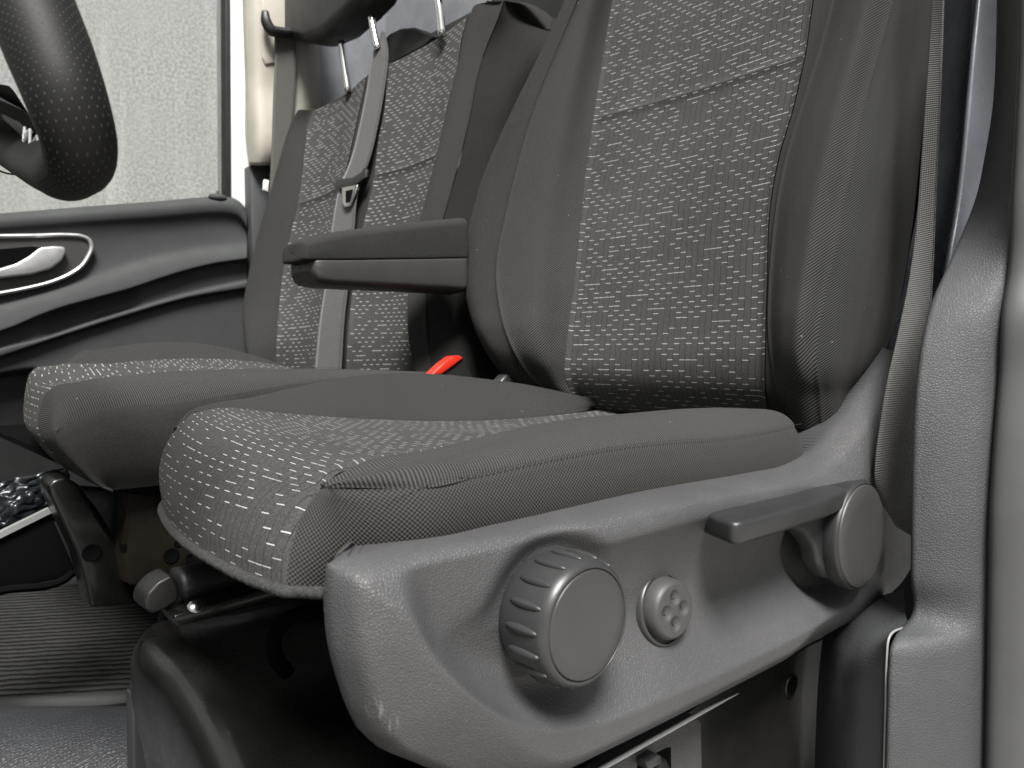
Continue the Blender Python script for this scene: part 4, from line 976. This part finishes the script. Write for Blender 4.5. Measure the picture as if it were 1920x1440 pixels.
# =================================================================== driver side pillar, its belt and lower trim
dp = thing('driver_pillar', (0.72, 0.24, 0.0), 'grey grained plastic pillar cover with rubber door seal, right edge', 'pillar')
pl = [(1868, -160), (1868, 0), (1866, 104), (1860, 200), (1847, 283), (1827, 375), (1808, 425), (1777, 496), (1745, 568), (1727, 640), (1718, 704), (1712, 777), (1709, 860), (1707, 960), (1706, 1080), (1704, 1165), (1672, 1205), (1665, 1250), (1662, 1330), (1659, 1440), (1658, 1700)]
pr = [(1910, -160), (1908, 0), (1906, 125), (1900, 250), (1893, 375), (1885, 521), (1876, 578), (1869, 704), (1860, 813), (1854, 900), (1851, 957), (1849, 1065), (1847, 1200), (1843, 1440), (1840, 1700)]
def pc(c, y_, n=60): return curve([P(px, py, y=y_) for px, py in c], n)
def by_py(c, y_):
    y_s = np.linspace(-160, 1700, 90); xs_ = hermite(np.array([p[1] for p in c], float), np.array([p[0] for p in c], float)[:, None], y_s)[:, 0]
    return np.array([P(a_, b_, y=y_) for a_, b_ in zip(xs_, y_s)])
l_, r_ = by_py(pl, .258), by_py(pr, .208)
def lr(f, o): return l_ * (1 - f) + r_ * f + np.array([-.7, -.7, 0]) * o
b_ = l_ + np.array([.012, .003, 0]); b2_ = l_ + np.array([.10, .012, 0])
grid_mesh('pillar_cover', surf(net(b2_, b_, l_ + np.array([.002, 0, 0]), lr(.03, .0016), lr(.10, .003), lr(.5, .006), lr(.9, .003), r_, r_ + np.array([.05, -.006, 0])), 160, 80), 'trim_pillar', dp)
# door seal beside it
s0 = r_ + np.array([.002, .0, 0]); s1 = r_ + np.array([-.008, -.006, 0]); s2 = r_ + np.array([-.006, -.022, 0]); s3 = r_ + np.array([.006, -.036, 0]); s4 = r_ + np.array([.04, -.045, 0])
grid_mesh('door_seal', surf(net(s0, s1, s2, s3, s4), 120, 30), 'rubber', dp)
# painted metal visible behind the cover, higher up
ml = [(1840, -160), (1825, 0), (1815, 100), (1806, 200), (1796, 300), (1783, 400), (1770, 470), (1758, 545), (1735, 640), (1720, 720)]
def mcol(off, y_): return curve([P(px + off, py, y=y_) for px, py in ml], 50)
grid_mesh('body_metal', surf(net(mcol(0, .36) + np.array([.02, .05, 0]), mcol(0, .345), mcol(8, .335), mcol(45, .32), mcol(80, .305)), 60, 40), 'grey_dark_paint', dp)
prism('gap_shade', [P(1690, -160, y=.42), P(1850, -160, y=.42), P(1850, 1300, y=.42), P(1690, 1300, y=.42)], (.0, .03, 0), 'black_gap', dp, bevel=.01)  # black sheet painting the shade of the gap between belt and pillar
# lower trim with the bright seam
lo_l = [(1600, 1190), (1588, 1230), (1578, 1300), (1572, 1380), (1568, 1480), (1565, 1650)]
lo_r = [(1700, 1172), (1664, 1200), (1661, 1240), (1659, 1330), (1656, 1440), (1655, 1650)]
def lc_(c, y_): return curve([P(px, py, y=y_) for px, py in c], 40)
q0 = lc_(lo_l, .315); q1 = lc_(lo_r, .262)
tpz = np.array([[.02, .02, .004]])
LT = net(q0 + np.array([.06, .05, 0]), q0 + np.array([.012, .012, 0]), q0, q0 * .7 + q1 * .3 + np.array([-.006, -.004, 0]), q0 * .3 + q1 * .7 + np.array([-.004, -.004, 0]), q1)
LT = np.concatenate([LT[:1] + np.array([.07, .03, .012]), LT[:1] + np.array([.012, .006, .007]), LT], 0)
lowt = grid_mesh('lower_cover', surf(LT, 70, 50), 'trim_pillar', dp)
tube('seam_edge', q1[1:] + np.array([-.001, -.001, 0]), .0010, 'alu', lowt, n=80, seg=8)
bmid = thing('driver_seat_belt', P(1700, 700, y=.29), 'dark woven driver belt running down between the seat and the pillar', 'seat belt')
wl = [(1756, -160), (1749, 0), (1739, 150), (1728, 300), (1715, 450), (1701, 540), (1680, 640), (1662, 720), (1649, 800), (1641, 860), (1640, 900), (1650, 935), (1680, 985)]
wr_ = [(1774, -160), (1770, 0), (1765, 150), (1758, 300), (1751, 460), (1745, 560), (1738, 640), (1730, 720), (1722, 800), (1716, 860), (1714, 900), (1714, 945), (1718, 1010)]
strap('webbing', wl, wr_, lambda px, py, o: P(px, py, y=.292 + o), 'belt', bmid, n=140, thick=.0014, lo=.01, ro=-.004)
EL = curve([P(px, py, y=.287) for px, py in wr_], 160)
stitches('woven_edge', EL, bmid, mat='thread_white' if False else 'belt', length=.0018, gap=.0008, r=.0006)

# =================================================================== under the seats
ped = thing('seat_pedestal', (0.45, 0.55, 0.0), 'black painted steel box carrying the driver seat', 'seat base')
ZT = CZ - .262
pt = [(235, 1232), (244, 1205), (262, 1186), (300, 1168), (330, 1150), (420, 1120), (560, 1085)]
# top sheet with a rounded front edge running along the seat front
def pedrow(dx_, dz_): return [np.array([x + dx_, y_, ZT + dz_ + dd]) for x, y_, dd in ((.150, .36, -.012), (.168, .42, -.006), (.188, .52, 0), (.202, .64, .004), (.208, .74, .004), (.226, .790, -.004))]
PR = [pedrow(.020, -.22), pedrow(.006, -.10), pedrow(-.003, -.035), pedrow(.000, -.014), pedrow(.008, -.004), pedrow(.022, .0), pedrow(.05, -.006), pedrow(.09, -.010), pedrow(.16, -.012), pedrow(.30, -.012), pedrow(.56, -.012)]
topsheet = grid_mesh('top_sheet', surf(np.array(PR), 90, 60), 'black_paint', ped, thick=.003)
box('inner_wall', (.24, .780, 0.0), (.78, .787, ZT - .012), 'black_paint', ped)
sp = lambda px, py: P(px, py, y=.375)
side_o = [sp(1100, 1520), sp(1130, 1440), sp(1360, 1290), sp(1560, 1190), sp(1640, 1160), sp(1640, 1800), sp(1100, 1800)]
sidep = prism('side_plate', side_o, (0, .004, 0), 'plate_paint', ped, bevel=.001)
lathe('bolt_hole', [(.0, .0012), (.0105, .0012), (.0112, .0016), (.0118, .0006)], P(1483, 1286, y=.375), (0, -1, 0), 'black_gap', sidep, seg=40)
lathe('hole_rim', [(.0104, .0014), (.0110, .0022), (.0120, .0018), (.0124, .0004)], P(1483, 1286, y=.375), (0, -1, 0), 'plate_paint', sidep, seg=40)
tube('trim_edge_strip', [P(1085, 1466, y=.352), P(1130, 1440, y=.352), P(1240, 1378, y=.352), P(1330, 1328, y=.352), P(1385, 1300, y=.356)], [.0018, .0018, .0018, .0016, .0004], 'satin_silver', ped, n=40, seg=8)
sock = thing('socket_panel', P(1220, 1440, y=.36), 'grained black socket plate with a small latch below the side trim', 'socket')
so = [P(px, py, y=.355) for px, py in [(1060, 1560), (1130, 1448), (1180, 1410), (1296, 1344), (1310, 1343), (1318, 1352), (1322, 1560)]]
sp1 = prism('plate', so, (0, .018, 0), 'trim', sock, bevel=.004)
prism('recess', [P(px, py, y=.3545) for px, py in [(1195, 1440), (1200, 1428), (1252, 1402), (1258, 1402), (1260, 1560), (1190, 1560)]], (0, .003, 0), 'black_gap', sock)
prism('latch', [P(px, py, y=.345) for px, py in [(1211, 1430), (1234, 1414), (1241, 1418), (1241, 1432), (1216, 1446)]], (0, .010, 0), 'trim_smooth', sock, bevel=.0012)
lathe('latch_base', [(.0, .004), (.008, .004), (.010, .001), (.011, -.004)], P(1235, 1446, y=.352), (0, -1, 0), 'black_plastic', sock, seg=30)
# slide lever with grey grip, and the runner beside it
lever = thing('slide_lever', P(350, 1110, y=.66), 'black seat slide bar with a grey plastic grip under the driver cushion', 'lever')
tube('bar', [P(330, 1100, y=.66), P(400, 1082, y=.66), P(520, 1058, y=.66), P(640, 1040, y=.66)], [.016, .0155, .014, .013], 'black_plastic', lever, n=30, seg=20, flat=1.1)
prism('grip', [P(px, py, y=.635) for px, py in [(270, 1132), (276, 1114), (296, 1092), (322, 1078), (331, 1088), (337, 1110), (335, 1128), (304, 1146), (288, 1152), (273, 1144)]], (0, .032, 0), 'grip', lever, bevel=.006, seg=4)
rail = thing('seat_runner', P(420, 1130, y=.6), 'black steel seat runner beneath the slide lever', 'rail')
prism('channel', [P(326, 1160, y=.62), P(328, 1154, y=.62), P(480, 1108, y=.62), P(700, 1050, y=.62), P(700, 1100, y=.62), P(480, 1136, y=.62), P(335, 1176, y=.62)], (0, .03, 0), 'black_paint', rail, bevel=.002)
lathe('rivet', [(.0, .003), (.004, .0025), (.006, .0)], P(366, 1137, y=.612), (0, -.6, .8), 'steel', rail, seg=20)
tube('cable_loop', [P(640, 1150, y=.55), P(580, 1150, y=.55), P(535, 1165, y=.55), P(514, 1195, y=.55), P(516, 1230, y=.55), P(540, 1262, y=.55)], .006, 'black_gap', rail, n=40, seg=10)
# bench frame parts
bl = thing('bench_support', (0.25, .98, 0.0), 'black curved steel leg under the front of the passenger bench', 'bench leg')
legp = [P(px, py, y=.965) for px, py in [(88, 912), (100, 900), (122, 893), (150, 910), (185, 970), (225, 1030), (240, 1060), (262, 1136), (170, 1140), (160, 1090), (146, 1040), (120, 985), (96, 935)]]
lg = prism('leg_plate', legp, (.0, .05, 0), 'black_paint', bl, bevel=.006, seg=4)
lathe('leg_hole', [(.0, .001), (.0085, .001), (.010, .002), (.011, -.002)], P(172, 1036, y=.965), (0, -1, 0), 'black_gap', bl, seg=30)
prism('cover_panel', [P(px, py, y=.985) for px, py in [(140, 912), (234, 918), (232, 1000), (222, 1030), (180, 960)]], (0, .02, 0), 'film', bl, bevel=.004)
br = thing('bench_bracket', (0.3, .94, 0.1), 'brown coated steel bracket plate with punched holes below the bench', 'bracket')
bp = [P(px, py, y=.945) for px, py in [(240, 926), (246, 924), (302, 932), (316, 945), (345, 990), (370, 1030), (374, 1045), (300, 1085), (246, 1098), (234, 1090), (224, 1040), (230, 1010)]]
bpl = prism('plate', bp, (0, .004, 0), 'brown_steel', br, bevel=.0012)
for px, py, r__ in ((321, 1042, .0080), (333, 1019, .0036), (355, 1046, .0040)):
    lathe('punched_hole', [(.0, .0008), (r__, .0008), (r__ * 1.12, .0012), (r__ * 1.2, 0)], P(px, py, y=.945), (0, -1, 0), 'black_gap', bpl, seg=28)
prism('square_hole', [P(px, py, y=.944) for px, py in [(226, 1020), (238, 1020), (238, 1036), (226, 1036)]], (0, .004, 0), 'black_gap', bpl)
prism('folded_lip', [P(px, py, y=.9445) for px, py in [(240, 926), (246, 926), (240, 1000), (232, 1040), (240, 1092), (234, 1092), (224, 1040), (232, 1000)]], (0, .03, 0), 'brown_steel', bpl)
# floor mat with bound edge, moulded step in front of it
ZM = 0.006
mat_ = thing('floor_mat', P(100, 1250, z=-CZ + .01), 'ribbed dark carpet mat with a bound edge on the cab floor', 'floor mat')
e0, e1_ = P(-300, 1335, z=-CZ + ZM + .008), P(262, 1306, z=-CZ + ZM + .008); f0_, f1_ = P(-300, 1120, z=-CZ + ZM + .008), P(330, 1085, z=-CZ + ZM + .008)
s_ = np.linspace(0, 1, 40)[None, :, None]; t_ = np.linspace(0, 1, 40)[:, None, None]
MA = (1 - t_) * ((1 - s_) * e0 + s_ * e1_) + t_ * ((1 - s_) * f0_ + s_ * f1_)
grid_mesh('carpet', MA, 'carpet', mat_, thick=.008)
tube('bound_edge', [e0, e0 * .5 + e1_ * .5 + np.array([0, -.004, 0]), e1_, e1_ * .5 + f1_ * .5, f1_], .010, 'thread_dark', mat_, n=120, seg=12)
# moulded step: a rounded ridge of vinyl in the foreground
e = []
for k, (py, dz) in enumerate([(1318, -.012), (1322, .002), (1330, .016), (1345, .026), (1375, .030), (1420, .020), (1480, -.02), (1560, -.09)]):
    e.append([P(px, py + 22, z=-CZ + .055) + np.array([0, 0, dz]) for px in (-300, -100, 60, 180, 240, 262)])
tag(grid_mesh('step', surf(np.array(e), 60, 60), 'floor_vinyl', thick=None, flip=True, label='moulded grained vinyl step in the lower left corner'), kind='structure')
prism_ = prism('step_kerb', [P(px, py, y=.80) for px, py in [(246, 1300), (258, 1302), (300, 1350), (335, 1440), (380, 1560), (250, 1560)]], (0, .02, 0), 'trim_smooth', None, bevel=.004)
tag(prism_, 'smooth dark moulding between the vinyl step and the seat box', 'moulding')
# boxed-in heater cover and wrapped parcel below the bench
hc = thing('storage_box', (0.2, 1.2, 0.0), 'black box with a pale edge strip standing under the bench', 'box')
prism('front', [P(px, py, y=1.10) for px, py in [(-300, 1080), (-300, 1140), (0, 1012), (94, 962), (140, 1066), (138, 1080), (0, 1108), (-300, 1160)]][2:7] + [P(-300, 1170, y=1.10), P(-300, 1130, y=1.10)], (.0, .02, 0), 'black_gap', hc, bevel=.002)
prism('edge_strip', [P(px, py, y=1.095) for px, py in [(-300, 1126), (0, 998), (92, 953), (97, 962), (0, 1010), (-300, 1140)]], (0, .01, 0), 'alu', hc)
tube('foot_strip', [P(-300, 1180, y=1.09), P(0, 1108, y=1.09), P(130, 1080, y=1.09), P(138, 1072, y=1.09)], .005, 'black_gap', hc, n=20, seg=10)
wpk = thing('wrapped_parcel', P(50, 940, y=1.2), 'crinkled clear plastic film wrapped round dark parts, far left', 'wrapping')
fa = [[P(px, py, y=1.16 + .012 * math.sin(px * .021 + py * .03) + .006 * math.sin(px * .083 - py * .05)) for px in np.linspace(-260, 130, 40)] for py in np.linspace(905, 1000, 20)]
fa = np.array(fa); fa[..., 2] += (np.linspace(-260, 130, 40) * .00016)[None]; fa += rng.normal(0, .0012, fa.shape)
grid_mesh('film', surf(fa, 60, 110), 'film', wpk, thick=.001)
